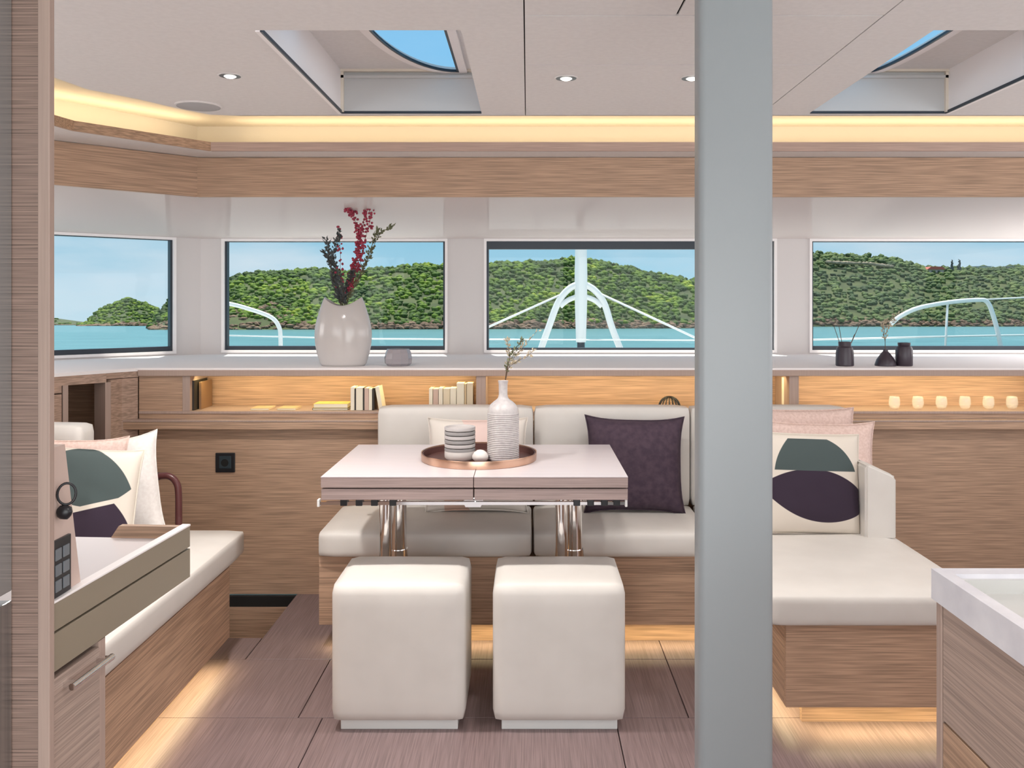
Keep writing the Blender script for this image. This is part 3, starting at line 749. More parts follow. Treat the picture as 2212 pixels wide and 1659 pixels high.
def pattern(name, shapes, ground):
    """printed cushion cover: each shape is a colour and a list of circles/half planes that intersect"""
    m = mat(name, ground, .9); nt = m.node_tree; N = nt.nodes; L = nt.links; b = N['Principled BSDF']
    tc = N.new('ShaderNodeTexCoord'); sep = N.new('ShaderNodeSeparateXYZ'); L.new(tc.outputs['Object'], sep.inputs[0])
    def math_(op, a, b_):
        n = N.new('ShaderNodeMath'); n.operation = op
        for i, v in enumerate((a, b_)):
            if isinstance(v, (int, float)): n.inputs[i].default_value = v
            else: L.new(v, n.inputs[i])
        return n.outputs[0]
    cur = None
    nzn = N.new('ShaderNodeTexNoise'); nzn.inputs['Scale'].default_value = 120; L.new(tc.outputs['Object'], nzn.inputs['Vector'])
    for col, prims in shapes:
        val = None
        for p in prims:
            if p[0] == 'c':
                _, cx, cz, r = p
                dx = math_('SUBTRACT', sep.outputs['X'], cx); dz = math_('SUBTRACT', sep.outputs['Z'], cz)
                d = math_('SQRT', math_('ADD', math_('MULTIPLY', dx, dx), math_('MULTIPLY', dz, dz)), 0)
                v = math_('SUBTRACT', r, d)
            else:
                _, nx, nz_, k = p    # nx*x+nz*z < k
                v = math_('SUBTRACT', k, math_('ADD', math_('MULTIPLY', sep.outputs['X'], nx), math_('MULTIPLY', sep.outputs['Z'], nz_)))
            val = v if val is None else math_('MINIMUM', val, v)
        fac = N.new('ShaderNodeClamp'); L.new(math_('ADD', math_('MULTIPLY', val, 600), .5), fac.inputs[0])
        mx = N.new('ShaderNodeMix'); mx.data_type = 'RGBA'; L.new(fac.outputs[0], mx.inputs['Factor'])
        if cur is None: mx.inputs['A'].default_value = (*ground, 1)
        else: L.new(cur, mx.inputs['A'])
        mx.inputs['B'].default_value = (*col, 1); cur = mx.outputs['Result']
    L.new(cur, b.inputs['Base Color']); return m
GREEN = (.060, .082, .082); PUR = (.030, .017, .034); CREAM = (.70, .63, .55); PINK = (.66, .45, .36)
# aubergine pillow
Yp = 3.66
pillow('aubergine velvet pillow with pointed corners leaning on the cream backrest', (.437, 3.585, .450), .415, .40, .13, M['purple'], lean=.20, roll=.02, pinch=.10, seed=3)
# pillow behind the table
mt = pattern('cream_pink_print', [(PINK, [('h', 1, .6, -.02), ('h', -1, 0, .13), ('h', 0, 1, .42)]), ((.78, .60, .55), [('h', -1, -.6, -.16), ('h', 1, -.3, .06)])], (.74, .68, .62))
pillow('cream and blush printed pillow on the sofa behind the table', (-.21, 3.60, .452), .42, .39, .12, mt, lean=.24, seed=5)
# right group
m1 = pattern('leaf_print_right', [(PUR, [('c', .05, .345, .295), ('c', -.01, -.05, .292)]),
                                  (GREEN, [('c', -.02, .175, .195), ('h', 0, -1, -.236), ('c', .045, .215, .19), ('h', 0, 1, .352)])], CREAM)
pillow('cream pillow printed with a green arch and aubergine leaf on the chaise', (1.045, 3.26, .452), .395, .375, .12, m1, lean=.16, yaw=.06, roll=.04, pinch=.03, seed=8)
pillow('blush linen pillow directly behind the leaf printed pillow on the chaise', (1.135, 3.42, .452), .47, .40, .12, M['pink_cloth'], lean=.16, yaw=.05, roll=.03, pinch=.08, seed=11)
pillow('blush linen pillow standing tallest against the right backrest', (1.13, 3.60, .452), .46, .43, .12, M['pink_cloth'], lean=.17, pinch=.06, seed=12)
# left group
m2 = pattern('leaf_print_left', [(PUR, [('c', -.03, .06, .19), ('h', -.28, 1, .168)]),
                                 (GREEN, [('c', -.03, .185, .185), ('h', .28, -1, -.183), ('c', .01, .36, .178)])], CREAM)
pillow('cream pillow printed with dark green and aubergine leaves on the left bench', (-1.49, 2.93, .452), .33, .375, .11, m2, lean=.16, yaw=.05, roll=.06, pinch=.05, seed=20)
pillow('white linen pillow nearest the maroon armrest on the left bench', (-1.455, 3.12, .452), .36, .385, .12, M['white_cloth'], lean=.12, yaw=.05, roll=-.15, pinch=.10, seed=21)
pillow('blush linen pillow between two others on the left bench', (-1.58, 3.04, .452), .36, .395, .08, M['pink_cloth'], lean=.12, yaw=.05, roll=0, pinch=.08, seed=22)

# ================================================================== TABLE SETTING
tr = thing('round_tray', 'round copper tray with a low rim on the oak table', 'tray', (-.176, 3.17, .75))
tx, ty = (1035-1140)/598, 3.172
link('rim', lathe(bmesh.new(), [(.203, .001), (.2045, .026), (.208, .028), (.2085, .026), (.207, .001)], tx, ty, .75, 72), M['copper'], tr, 'auto')
link('base', lathe(bmesh.new(), [(0, .0), (.206, .0), (.206, .004), (.2025, .004), (.2025, .0245), (.200, .0245), (.200, .004), (0, .004)], tx, ty, .75, 72), M['copper_dark'], tr, 'auto')
bv = thing('bottle_vase', 'tall grooved off-white bottle vase standing on the copper tray', 'vase', ((1088-1140)/592, 3.21, .755))
vx, vy = (1088-1140)/592, 3.14
prof = [(0, .0), (.052, .0), (.0565, .004)]
z = .006
while z < .165:
    prof += [(.0565, z), (.0572, z+.003), (.0558, z+.0055)]; z += .0065
prof += [(.056, .172), (.053, .184), (.045, .197), (.034, .207), (.024, .214), (.018, .221), (.0155, .232), (.0158, .268), (.0185, .281), (.0165, .282), (.013, .276), (.012, .23), (0, .228)]
link('body', lathe(bmesh.new(), prof, vx, vy, .754, 48), M['ceramic'], bv, 'auto')
bv.location = (vx, vy, .754)
for ch in bv.children: ch.location = Vector((0, 0, 0)); 
for ch in bv.children:
    me = ch.data; d = Vector(((1088-1140)/592-vx, 3.21-vy, .755-.754))
    for v in me.vertices: v.co += d
# stack of small bowls
bxc, byc = (996-1140)/592, 3.155
def small_bowl(name, z, r, h, m, label, group=None):
    o = link(name, lathe(bmesh.new(), [(0, 0), (r*.90, 0), (r*.985, h*.22), (r, h*.65), (r*.985, h), (r*.90, h*.98), (r*.86, h*.5), (r*.5, h*.25), (0, h*.22)], bxc, byc, z, 40), m, None, 'auto', loc=(bxc, byc, z))
    tag(o, label, 'dish', group); return o
small_bowl('serving_bowl', .7545, .0555, .030, M['stone_lt'], 'pale bowl at the bottom of the dish stack on the tray')
order = ['lowest', 'second from bottom', 'third from bottom', 'third from top', 'second from top', 'topmost']
for k in range(6):
    small_bowl('stacked_dish', .7805+k*.0150, .0555, .0143, M['stone'] if k % 2 == 0 else M['stone_md'] if 'stone_md' in M else M['stone'], 'grey stoneware dish, %s of the grey stack on the tray' % order[k], 'grey dishes stacked on the tray')
sb = bmesh.new(); px_, py_ = (1041-1140)/592, 3.10
lathe(sb, [(0, 0), (.018, 0), (.028, .010), (.029, .020), (.022, .032), (.012, .039), (0, .042)], px_, py_, .7545, 28)
tag(link('white_pebble_dish', sb, M['stone_lt'], None, True, loc=(px_, py_, .7545)), 'small rounded white lidded pot between dish stack and bottle vase', 'pot')

# ---------------- plants
def leaf(bm, p, d, ln, wd):
    d = Vector(d).normalized(); s_ = d.cross(Vector((random.uniform(-1, 1), random.uniform(-1, 1), random.uniform(-1, 1)))).normalized()
    p = Vector(p); n_ = d.cross(s_)*wd*.3
    v = [bm.verts.new(q) for q in (p, p+d*ln*.5+s_*wd*.5+n_, p+d*ln, p+d*ln*.5-s_*wd*.5+n_)]
    bm.faces.new(v)
LEAFG = mat('olive_leaf', (.16, .17, .09), .6); LEAFD = mat('dusky_leaf', (.09, .10, .10), .6)
BERRY = mat('crimson_blossom', (.36, .035, .07), .6); DRY = mat('dried_cream_leaf', (.52, .44, .32), .7); TWIG = mat('brown_twig', (.12, .07, .04), .7)
def sprig(name, label, cat, base, stems, n_leaf, mats, ln, wd, sr=.0016):
    """stems: list of (control points, leaf material, blossom material, t range)"""
    t = thing(name, label, cat, base)
    lb = {}
    for pts, lm, share in stems:
        path = smooth_path(pts, 7)
        link('stem', tube(bmesh.new(), path, sr, 5, sr*.5), TWIG, t, True)
        for k in range(int(n_leaf*share)):
            i = random.randint(int(len(path)*.28), len(path)-2); p = path[i].lerp(path[i+1], random.random())
            d = (path[i+1]-path[i]).normalized()+Vector((random.uniform(-1, 1), random.uniform(-1, 1), random.uniform(-.6, .9)))*1.0
            bmx = lb.setdefault(lm, bmesh.new())
            if lm == 'berry':
                q = p+d.normalized()*random.uniform(.004, .032); blob(bmx, q, random.uniform(.0045, .0078), (1, 1, 1), .2, 1)
            else: leaf(bmx, p+d.normalized()*random.uniform(0, .5)*ln, d, ln*random.uniform(.6, 1.2), wd)
    for k, bmx in lb.items():
        o = link({'berry': 'blossom', 'green': 'foliage', 'dusk': 'foliage', 'dry': 'foliage'}[k], bmx, {'berry': BERRY, 'green': LEAFG, 'dusk': LEAFD, 'dry': DRY}[k], t); o['kind'] = 'stuff'
    return t
# big vase on the sill
vX, vY = (741-1140)/464*1.0, 4.10
bg_ = thing('oval_vase', 'large glossy white oval vase with a dipped mouth on the window sill', 'vase', (vX, vY, SZ))
prof = [(0, .0), (.098, .0), (.108, .012), (.121, .055), (.130, .10), (.1335, .14), (.131, .18), (.122, .22), (.109, .255), (.097, .282), (.089, .298), (.086, .300), (.083, .296), (.090, .27), (.10, .22), (0, .20)]
bm = bmesh.new(); lathe(bm, prof, vX, vY, SZ, 56, 1, .62)
for v in bm.verts:
    zz = v.co.z-SZ
    if zz > .22:
        ang = math.atan2((v.co.y-vY)/.62, v.co.x-vX); v.co.z += (zz-.22)/.08*.020*math.cos(2*ang)
link('body', bm, M['vase_white'], bg_, True)
def Q(px, py, dy=0): return W(px, py, vY+dy)
stems = []
top = SZ+.24
for pts, k, sh in (([(748, 655), (760, 600), (775, 540), (785, 480), (794, 432)], 'berry', 1.5),
                   ([(745, 655), (765, 590), (775, 520), (765, 470), (752, 455)], 'berry', 1.6),
                   ([(750, 655), (775, 580), (785, 530), (800, 470), (790, 440)], 'berry', .9),
                   ([(740, 655), (735, 600), (735, 540), (730, 500)], 'berry', .35),
                   ([(735, 655), (722, 610), (712, 560), (706, 520)], 'dusk', 1.6),
                   ([(735, 655), (725, 600), (722, 545), (735, 500)], 'dusk', 1.5),
                   ([(740, 655), (740, 620), (725, 580), (700, 545)], 'dusk', 1.2),
                   ([(745, 655), (780, 590), (800, 550), (818, 510), (845, 488)], 'green', .9),
                   ([(748, 655), (785, 580), (805, 525), (815, 500)], 'green', .8),
                   ([(744, 655), (750, 620), (760, 590)], 'dusk', 1.5), ([(738, 655), (732, 630), (728, 600)], 'dusk', 1.5)):
    stems.append(([Q(x, y, random.uniform(-.04, .04)*min(1, i)) for i, (x, y) in enumerate(pts)], k, sh))
stems = [([Vector((vX+random.uniform(-.03, .03), vY, SZ+.215))]+s_[0], s_[1], s_[2]) for s_ in stems]
sprig('flower_bunch', 'crimson blossom and dark leaf branches in the large white vase', 'flowers', (vX, vY, SZ+.21), stems, 105, None, .022, .011)
# glass votive
gx, gy = (860-1140)/464, 4.10
tag(link('glass_votive', lathe(bmesh.new(), [(0, 0), (.050, 0), (.063, .012), (.065, .035), (.060, .060), (.052, .078), (.047, .078), (.052, .055), (.055, .03), (0, .014)], gx, gy, SZ, 10), M['lilac_glass'], None, False, loc=(gx, gy, SZ)), 'squat faceted lilac grey glass votive beside the large white vase', 'candle holder')
# bottle sprig
def Q2(px, py, dy=0): return W(px, py, 3.2+dy)
st2 = [([(vx, 3.21, .99)]+[Q2(x, y, dy) for x, y in p], 'dry', 1) for p, dy in (([(1097, 800), (1112, 770), (1130, 750), (1160, 715)], 0), ([(1094, 800), (1100, 770), (1098, 745), (1095, 735)], .01), ([(1096, 800), (1118, 780), (1140, 770), (1150, 757)], -.01))]
st2 += [([(vx, 3.21, .99)]+[Q2(x, y, dy) for x, y in p], 'green', 1) for p, dy in (([(1095, 800), (1104, 765), (1120, 745), (1128, 735)], .01), ([(1096, 800), (1100, 780), (1112, 760)], -.01))]
sprig('leafy_sprig', 'thin sprig with small cream and olive leaves in the bottle vase', 'plant', (vx, 3.21, .985), st2, 30, None, .016, .008, .0012)

# ---------------- dark jars at right
def jar(name, px, label, prof, m=None):
    x, y = (px-1140)/464, 4.09
    o = thing(name, label, 'vase', (x, y, SZ)); link('body', lathe(bmesh.new(), prof, x, y, SZ, 32), m or M['dark_cer'], o, 'auto'); return x, y
jx, jy = jar('diffuser_jar', 1824, 'dark squat jar holding thin reeds, left of the three dark vessels', [(0, 0), (.038, 0), (.041, .004), (.040, .06), (.036, .085), (.028, .092), (.029, .112), (.024, .112), (.023, .09), (0, .02)])
for k, (px, py) in enumerate(((1800, 700), (1812, 703), (1857, 700), (1842, 722))):
    pass
rd = thing('reed_sticks', 'thin brown reeds fanning out of the left dark jar', 'reeds', (jx, jy, SZ+.02))
for px, py, bx in ((1800, 700, -.004), (1812, 703, 0), (1857, 700, .006), (1846, 722, .002)):
    link('reed', tube(bmesh.new(), [(jx-bx*.5, jy, SZ+.03), W(px, py, jy+.01)], .0014, 6), TWIG, rd, True)
fx, fy = jar('bud_vase', 1912, 'low dark cone shaped bud vase between the two dark jars', [(0, 0), (.047, 0), (.048, .006), (.040, .03), (.022, .056), (.011, .068), (.010, .078), (.007, .078), (.006, .06), (0, .05)])
jar('dark_jar', 1952, 'dark shouldered jar, rightmost of the three dark vessels', [(0, 0), (.036, 0), (.038, .004), (.038, .078), (.033, .090), (.026, .094), (.028, .098), (.028, .108), (.022, .108), (.021, .09), (0, .02)])
def Q3(px, py): return W(px, py, fy)
st3 = [([(fx, fy, SZ+.05)]+[Q3(x, y) for x, y in p], 'dry', 1) for p in ([(1912, 740), (1910, 715), (1920, 690), (1945, 675)], [(1912, 740), (1916, 715), (1925, 700), (1935, 690)], [(1912, 740), (1908, 718), (1906, 700), (1915, 690)])]
sprig('dried_sprig', 'dried cream flower sprig bending right out of the bud vase', 'flowers', (fx, fy, SZ+.07), st3, 26, None, .014, .008, .0012)

# ================================================================== THINGS IN THE NICHES
def book(x, y, z, w, h, d, m, label, group, lean=0, flat=False):
    t = thing('book', label, 'book', (x, y, z), (0, lean, 0), group=group); OFF[t.name] = Vector((0, 0, 0))
    k = .0015
    if not flat:
        link('pages', B(k, w-k, .001, d-.002, .001, h-.001), M['paper'], t)
        c = bmesh.new(); box(c, 0, k, 0, d, 0, h); box(c, w-k, w, 0, d, 0, h); box(c, 0, w, -.001, .0005, 0, h)
        link('cover', c, m, t)
    else:
        link('pages', B(.002, w-.001, .001, d-.001, k, h-k), M['paper'], t)
        c = bmesh.new(); box(c, 0, w, 0, d, 0, k); box(c, 0, w, 0, d, h-k, h); box(c, 0, .002, 0, d, k, h-k)
        link('cover', c, m, t)
cols = {'tan2': mat('buff_cover', (.72, .62, .45), .5), 'cream': mat('cream_cover', (.80, .74, .60), .5), 'black': mat('black_cover', (.03, .025, .02), .5), 'tan': mat('tan_cover', (.62, .47, .28), .5),
        'rose': mat('rose_cover', (.60, .44, .36), .5), 'yellow': mat('yellow_cover', (.72, .55, .16), .5), 'brown': mat('brown_cover', (.25, .14, .07), .5)}
x0 = (756-1140)/478
seq = [(.017, .104, 'cream', 'cream slim book, first of the left book row'), (.006, .098, 'black', 'thin black book near the left end of the book row'),
       (.030, .102, 'cream', 'thick cream book in the left book row'), (.006, .100, 'black', 'thin black book mid left book row, right of the thick cream book'),
       (.019, .100, 'rose', 'rose speckled book in the left book row'), (.014, .096, 'cream', 'cream book right of the rose speckled book')]
x = x0
for w_, h_2, c_, lb in seq:
    book(x, YW+.03, NZ0+.0005, w_, h_2, .09, cols[c_], lb, 'books in the left niche'); x += w_+.001
book(x+.001, YW+.03, NZ0+.0005, .008, .100, .09, cols['black'], 'black book leaning beside the cream book', 'books in the left niche')
book(x+.030, YW+.03, NZ0+.0040, .018, .102, .09, cols['cream'], 'cream book leaning left at the end of the left book row', 'books in the left niche', lean=-.17)
x = (926-1140)/478
lbs = ['cream book, first of the right book row', 'rose cream book, second of the right book row', 'pale cream book, third of the right book row', 'buff book, fourth of the right book row',
       'cream book, fifth of the right book row', 'tall cream book right of the shorter ones', 'slim tall tan book between two tall pale books', 'tall buff book at the right end of the row']
for k, (w_, h_2, c_) in enumerate([(.018, .098, 'cream'), (.026, .096, 'rose'), (.020, .100, 'cream'), (.032, .097, 'tan2'), (.029, .100, 'cream'), (.036, .122, 'cream'), (.010, .119, 'tan'), (.030, .122, 'tan2')]):
    book(x, YW+.03+.004*(k % 2), NZ0+.0005, w_-.0022, h_2, .09, cols[c_], lbs[k], 'books by the niche divider'); x += w_
# magazines lying flat
book((673-1140)/478, YW+.03, NZ0+.0005, .16, .009, .12, cols['black'], 'black flat book under the yellow one', 'flat books', flat=True)
book((675-1140)/478, YW+.032, NZ0+.0100, .155, .019, .11, cols['yellow'], 'yellow flat book lying on a black one', 'flat books', flat=True)
for px, lb in ((538, 'left one of two thin cream booklets lying in the niche'), (596, 'right one of two thin cream booklets lying in the niche')):
    book((px-1140)/478, YW+.03, NZ0+.0005, .085, .008, .11, cols['tan'], lb, 'thin booklets', flat=True)
# dark folders at the far left
book((413-1140)/478, YW+.02, NZ0+.0005, .012, .135, .16, cols['black'], 'tall black folder at the far left end of the niche', 'black folders')
book((422-1140)/478, YW+.06, NZ0+.0005, .010, .125, .14, cols['brown'], 'tall dark brown folder beside the black folder', 'black folders')
# twisted ornament
oc = W(1446, 880, 4.06); ox = oc.x
orn = bmesh.new()
for k in range(9):
    a0 = k*PI/9; pts = [(ox+.050*math.cos(t_)*math.cos(a0), 4.06+.05*math.cos(t_)*math.sin(a0), NZ0+.003+.052*math.sin(t_)) for t_ in [PI*q/14 for q in range(15)]]
    tube(orn, pts, .0028, 6)
tag(link('woven_ornament', orn, M['black'], None, True, loc=(ox, 4.06, NZ0)), 'dark openwork dome ornament in the middle niche above the sofa', 'ornament')
# stemless glasses
for k in range(8):
    px = 1943+k*51.5; x = (px-1140)/478; y = YW+.07
    t = lathe(bmesh.new(), [(0, .001), (.014, .001), (.022, .010), (.026, .028), (.024, .048), (.021, .058), (.0198, .058), (.0225, .046), (.0245, .028), (.020, .011), (0, .004)], x, y, NZ0+.0005, 24)
    tag(link('stemless_glass', t, M['glass'], None, True, loc=(x, y, NZ0+.0005)), ['clear stemless glass, first from the left in the right niche', 'clear stemless glass, second from the left in the right niche', 'clear stemless glass, third from the left in the right niche', 'clear stemless glass, fourth from the left in the right niche', 'clear stemless glass, fifth from the left in the right niche', 'clear stemless glass cut by the frame edge in the right niche', 'clear stemless glass beyond the right frame edge', 'clear stemless glass farthest right beyond the frame edge'][k], 'glass', 'stemless glasses in the right niche') if k < 6 else bpy.data.meshes
# added cylinder shaping a bulge of reflected light by the divider
rl = W(1699, 850, 4.03)
tag(link('niche_light_bulge', tube(bmesh.new(), [(rl.x, 4.05, NZ0+.001), (rl.x, 4.05, NZ0+.145)], .016, 20), cols['cream'], None, 'auto', loc=(rl.x, 4.05, NZ0)), 'cream cylinder added for the lit bulge in the niche right of the pillar', 'roll')

# ---------------- wall socket
sx_, sz_ = (487-1140)/480, 1.32-(999-650)/480
so = thing('wall_socket', 'square black power socket on the oak wall left of the table', 'socket', (sx_, YW, sz_))
link('plate', B(sx_-.044, sx_+.044, YW-.008, YW, sz_-.044, sz_+.044, r=.003), M['black'], so)
link('insert', B(sx_-.026, sx_+.028, YW-.011, YW-.007, sz_-.026, sz_+.03, r=.002), mat('socket_insert', (.03, .045, .055), .3), so)
link('contact_well', tube(bmesh.new(), [(sx_, YW-.0118, sz_), (sx_, YW-.0105, sz_)], .017, 20), M['void'], so)

# ================================================================== OUTSIDE
def sea_z(Y): return -1.2-SEA_SLOPE*Y
m = mat('turquoise_sea', (.10, .42, .44), .25)
nt = m.node_tree; N = nt.nodes; L = nt.links; b = N['Principled BSDF']
tc = N.new('ShaderNodeTexCoord'); mp = N.new('ShaderNodeMapping'); mp.inputs['Scale'].default_value = (.06, .30, 1)
nz = N.new('ShaderNodeTexNoise'); nz.inputs['Scale'].default_value = 1; nz.inputs['Detail'].default_value = 6; nz.inputs['Roughness'].default_value = .65
L.new(tc.outputs['Object'], mp.inputs[0]); L.new(mp.outputs[0], nz.inputs['Vector'])
r = N.new('ShaderNodeValToRGB'); r.color_ramp.elements[0].color = (.055, .175, .185, 1); r.color_ramp.elements[1].color = (.12, .30, .31, 1); r.color_ramp.elements[0].position = .35; r.color_ramp.elements[1].position = .65
L.new(nz.outputs['Fac'], r.inputs[0]); L.new(r.outputs[0], b.inputs['Base Color'])
bp = N.new('ShaderNodeBump'); bp.inputs['Strength'].default_value = .6; bp.inputs['Distance'].default_value = .5; L.new(nz.outputs['Fac'], bp.inputs['Height']); L.new(bp.outputs[0], b.inputs['Normal'])
bm = bmesh.new(); loft(bm, [[(-6000, -40, sea_z(-40)), (6000, -40, sea_z(-40))], [(-6000, 7500, sea_z(7500)), (6000, 7500, sea_z(7500))]])
se = link('sea', bm, m); se['kind'] = 'structure'; se['label'] = 'turquoise sea outside the windows'

HILLM = noise_col(mat('scrub_ground', (.10, .13, .04), .9), (.045, .065, .02), (.09, .11, .035), (.08, .08, .08), 4)
ROCK = noise_col(mat('brown_rock', (.20, .12, .08), .9), (.13, .085, .06), (.30, .19, .13), (.3, .3, .3), 4)
def crown_mat(name, cs):
    m = mat(name, cs[0], .9); nt = m.node_tree; N = nt.nodes; L = nt.links
    gi = N.new('ShaderNodeNewGeometry'); r = N.new('ShaderNodeValToRGB'); r.color_ramp.interpolation = 'LINEAR'
    els = r.color_ramp.elements
    els[0].color = (*cs[0], 1); els[1].color = (*cs[-1], 1)
    for i, c in enumerate(cs[1:-1]): e = els.new((i+1)/(len(cs)-1)); e.color = (*c, 1)
    tcc = N.new('ShaderNodeTexCoord'); nzz = N.new('ShaderNodeTexNoise'); nzz.inputs['Scale'].default_value = .035; nzz.inputs['Detail'].default_value = 3
    L.new(tcc.outputs['Object'], nzz.inputs['Vector']); mz = N.new('ShaderNodeMath'); mz.operation = 'MULTIPLY_ADD'; mz.inputs[1].default_value = 2.6; mz.inputs[2].default_value = -1.15
    L.new(nzz.outputs['Fac'], mz.inputs[0]); mx = N.new('ShaderNodeMix'); mx.data_type = 'FLOAT'; mx.inputs[0].default_value = .55
    L.new(gi.outputs['Random Per Island'], mx.inputs[2]); L.new(mz.outputs[0], mx.inputs[3])
    L.new(mx.outputs[0], r.inputs[0]); L.new(r.outputs[0], N['Principled BSDF'].inputs['Base Color']); return m
CR1 = crown_mat('hill_foliage', [(.035, .065, .015), (.06, .105, .02), (.11, .18, .02), (.19, .27, .025), (.36, .38, .035), (.20, .18, .06)])
CR3 = crown_mat('hazed_far_foliage', [(.05, .08, .035), (.08, .12, .045), (.12, .17, .05), (.18, .21, .07), (.17, .16, .09)])  # duller greens than the near hill: distance haze put into the colours
CR2 = crown_mat('shore_rock', [(.12, .075, .05), (.24, .15, .10), (.30, .20, .13), (.10, .09, .05)])
def interp(tab, x):
    if x <= tab[0][0]: return tab[0][1]
    for (a, b_), (c, d) in zip(tab, tab[1:]):
        if x <= c: return b_+(d-b_)*(x-a)/(c-a)
    return tab[-1][1]
def hill(name, label, top, dist, px0, px1, depth=.28, crowns=1500, cs=10, rock_h=10, seed=0, rock=True):
    """a ridge running along the horizon: terrain mesh, its tree crowns and its shore rocks"""
    random.seed(seed)
    D0 = interp(dist, (px0+px1)/2)
    t = thing(name, label, 'hill', (((px0+px1)/2-1140)/1900*D0, D0, sea_z(D0)))
    nu, nv = 120, 12
    def P(px, v, extra=0):
        D = interp(dist, px); Yd = D*(1+depth*v)
        es = (EYE-sea_z(D))/D; et = (interp(top, px)-650)/1900
        el = -es+(es-et)*(v**.75)
        el += .0012*noise.noise(Vector((px*.02, v*3, seed)))
        X = (px-1140)/1900*Yd
        return Vector((X, Yd, EYE+el*Yd+extra))
    bm = bmesh.new(); rows = [[P(px0+(px1-px0)*i/nu, j/nv) for i in range(nu+1)] for j in range(nv+1)]
    rows.append([Vector((p.x*1.3, p.y*1.5, sea_z(p.y*1.5)-5)) for p in rows[-1]])
    loft(bm, rows); link('terrain', bm, HILLM, t, True)
    bm = bmesh.new()
    for k in range(crowns):
        px = random.uniform(px0, px1); v = random.random()**1.15*.99+.03 if random.random() < .85 else random.uniform(.9, 1)
        if seed == 4 and px < 640 and v < .30*(660-px)/300: continue
        es = 0; D = interp(dist, px); r_ = cs*.5*D*(1+depth*v)/1900*random.uniform(.7, 1.35)
        if interp(top, px) > 690 and v > .5: continue
        p = P(px, v, r_*.25)
        blob(bm, p, r_, (1, 1, .8), .22, 1)
    o = link('tree_crowns', bm, CR3 if seed == 9 else CR1, t); o['kind'] = 'stuff'
    if rock:
        bm = bmesh.new()
        for k in range(int((px1-px0)/1.2)):
            px = random.uniform(px0, px1); D = interp(dist, px); r_ = rock_h*.5*D/1900*random.uniform(.5, 1.4)
            blob(bm, P(px, random.uniform(0, .42 if (seed == 4 and px < 640 and random.random() < .8) else .06), 0), r_, (1.6, 1, .8), .3, 1)
        o = link('shore_rocks', bm, CR2, t); o['kind'] = 'stuff'
    return t, P
top = [(330, 700), (350, 672), (382, 640), (430, 618), (485, 612), (520, 594), (600, 590), (690, 584), (760, 590), (850, 580), (960, 572), (1060, 572), (1160, 570), (1245, 560), (1290, 564), (1400, 592), (1500, 608), (1600, 640), (1700, 690)]
hill('near_hillside', 'green wooded hillside seen through the two middle windows', top, [(330, 380), (1000, 420), (1700, 560)], 325, 1690, crowns=5200, cs=13, seed=4)
top2 = [(1400, 640), (1560, 600), (1650, 570), (1750, 548), (1850, 553), (1930, 560), (2000, 580), (2080, 582), (2212, 578), (2400, 575), (2700, 590)]
t2, P2 = hill('far_hillside', 'green wooded hillside with houses seen through the right window', top2, [(1400, 800), (1750, 850), (2700, 900)], 1420, 2700, crowns=4300, cs=12, rock_h=7, seed=9)
top3 = [(165, 703), (185, 696), (225, 665), (275, 645), (320, 660), (345, 672), (400, 695)]
hill('small_island', 'small green island with sandy shore seen through the left window', top3, [(165, 1100), (400, 1100)], 168, 400, crowns=700, cs=9, rock_h=7, seed=11)
top4 = [(-200, 690), (0, 688), (105, 685), (150, 695), (400, 698)]
hill('distant_coast', 'low distant coast at the far left of the sea', top4, [(-200, 1800), (400, 1800)], -200, 300, crowns=250, cs=6, rock_h=3, seed=12)
# houses on the right ridge
def house(name, px, label, w, h, wall, roofm, v=.93, gable=True):
    p = P2(px, v); t = thing(name, label, 'house', p)
    x, y, z = p; z -= 1
    link('wall', B(x-w/2, x+w/2, y, y+w*.6, z, z+h), wall, t)
    if gable:
        link('roof', prism(bmesh.new(), [(x-w*.6, z+h), (x+w*.6, z+h), (x+w*.35, z+h*1.7), (x-w*.35, z+h*1.7)], y-w*.1, y+w*.7, 'y'), roofm, t)
    else: link('roof', B(x-w*.56, x+w*.56, y-.4, y+w*.65, z+h, z+h+.8), roofm, t)
    for k in (-.3, .1): link('window', B(x+w*k, x+w*(k+.16), y-.08, y+.02, z+h*.3, z+h*.7), M['rubber'], t)
RW = mat('house_wall', (.62, .50, .44), .8); RR = mat('red_roof', (.48, .12, .09), .7); GR = mat('grey_roof', (.28, .32, .33), .7)
house('red_roofed_house', 2022, 'house with red roof among trees on the right ridge', 19, 5, RW, RR, .90)
house('grey_roofed_house', 2125, 'low grey roofed house right of the tall trees', 18, 5.5, mat('pale_wall', (.55, .58, .55), .8), GR, .95, False)
house('pale_house', 2190, 'pale low house at the right end of the ridge', 16, 5, RW, GR, .95, False)
for px, hh, lb in ((2056, 13, 'taller slim cypress tree right of the red roofed house'), (2072, 14, 'slim cypress tree nearer the grey roofed house')):
    p = P2(px, .93); t = thing('cypress_tree', lb, 'tree', p, group='cypress trees on the ridge')
    link('trunk', tube(bmesh.new(), [p, p+Vector((0, 0, 5))], .5, 6), TWIG, t)
    bm = bmesh.new()
    for k in range(16): blob(bm, p+Vector((random.uniform(-1, 1), 0, 3+hh*k/16)), 2.2*(1.1-k/18), (1, 1, 1.2), .2, 1)
    link('crown', bm, LEAFD, t)
# rock cutting on the right ridge
bm = bmesh.new()
for k in range(46):
    px = 1785+k*3; blob(bm, P2(px, .80, 1.5)+Vector((0, -8, 2)), random.uniform(1.4, 2.6), (2, 1, .9), .3, 1)
rk = link('rock_cutting', bm, mat('pale_rock', (.42, .33, .24), .9), t2); rk['kind'] = 'stuff'
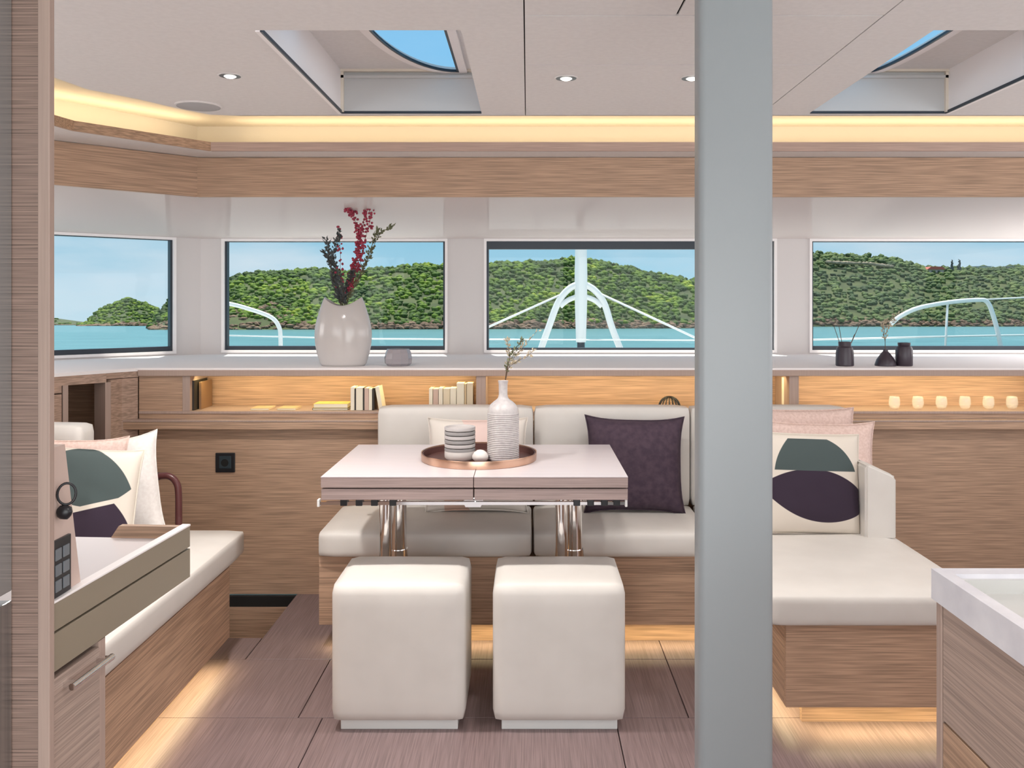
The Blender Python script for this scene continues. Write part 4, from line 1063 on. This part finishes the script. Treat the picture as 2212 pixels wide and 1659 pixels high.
# single palm on the near ridge
# ---------------- foredeck and rigging
fd = struct('foredeck', 'white foredeck below the window sill')
link('deck', B(-3.2, 3.2, 5.10, 8.9, .66, .72), M['deck'], fd)
YBW = 8.0
def F(px, py, Y=YBW): return W(px, py, Y)
bw = thing('bowsprit_frame', 'white arched frame and upright seen through the middle window', 'rigging', (F(1255, 762).x, YBW, .72))
x_, s_ = F(1255, 700).x, 1900/YBW
link('upright', lathe(bmesh.new(), [(0, 0), (.045, 0), (.050, .15), (.056, .35), (.058, .62), (.053, .85), (.050, 1.4), (.050, 6.0), (0, 6.0)], x_, YBW, .945, 20), M['paint_white'], bw, 'auto')
link('upright_base', lathe(bmesh.new(), [(0, 0), (.035, 0), (.035, .226), (0, .226)], x_, YBW, .719, 16), M['rubber'], bw, 'auto')
arch = smooth_path([F(1157, 790, YBW), F(1163, 770, YBW), F(1185, 708, YBW), F(1205, 655, YBW), F(1228, 625, YBW), F(1255, 614, YBW), F(1282, 625, YBW), F(1305, 655, YBW), F(1322, 708, YBW), F(1346, 770, YBW), F(1353, 790, YBW)], 6)
link('arch', tube(bmesh.new(), arch, .030, 12), M['paint_white'], bw, True)
ia = smooth_path([F(1210, 662), F(1228, 648), F(1255, 640), F(1283, 648), F(1300, 662)], 6)
link('inner_arch', tube(bmesh.new(), ia, .024, 10), M['paint_white'], bw, True)
for a, b_, lb in ((F(1208, 638), F(1058, 705, 7.6), 'white stay rope running down left from the arched frame'), (F(1300, 636), F(1520, 738, 7.6), 'white stay rope running down right from the arched frame')):
    d = (b_-a); tag(link('stay_rope', tube(bmesh.new(), [a, a+d*1.35], .010, 8), M['rope'] if 'rope' in M else M['paint_white'], None, True, loc=a), lb, 'rope', 'stay ropes outside')
# hull rails
r1 = thing('bow_rail', 'white curved rail seen through the window behind the vase', 'rail', F(607, 760, 7.5))
link('rail', tube(bmesh.new(), smooth_path([F(390, 650, 7.5), F(485, 655, 7.5), F(540, 668, 7.5), F(585, 685, 7.5), F(602, 705, 7.5), F(606, 730, 7.5), F(606, 795, 7.5)], 7), .018, 10), M['paint_white'], r1, True)
r2 = thing('bow_rail', 'white curved rail with posts seen through the right window', 'rail', F(2160, 790, 7.5))
link('rail', tube(bmesh.new(), smooth_path([F(1925, 700, 7.5), F(1945, 683, 7.5), F(1985, 665, 7.5), F(2050, 653, 7.5), F(2110, 648, 7.5), F(2132, 652, 7.5), F(2145, 680, 7.5), F(2158, 730, 7.5), F(2170, 795, 7.5)], 7), .019, 10), M['paint_white'], r2, True)
link('rail_post', tube(bmesh.new(), [F(2047, 654, 7.5), F(2040, 795, 7.5)], .010, 8), M['paint_white'], r2, True)
link('upper_wire', tube(bmesh.new(), [F(2125, 647, 7.5), F(2420, 632, 7.5)], .007, 6), M['paint_white'], r2, True)
link('middle_wire', tube(bmesh.new(), [F(1700, 735, 7.5), F(2040, 727, 7.5), F(2420, 720, 7.5)], .009, 6), M['paint_white'], r2, True)
lf = link('lifeline_wire', tube(bmesh.new(), [F(380, 722, 7.55), F(800, 732, 7.55), F(1500, 735, 7.55), F(1720, 734, 7.55)], .007, 6), M['paint_white'], None, True, loc=F(1000, 734, 7.55))
tag(lf, 'thin white lifeline wire stretched low across the two middle windows', 'wire')
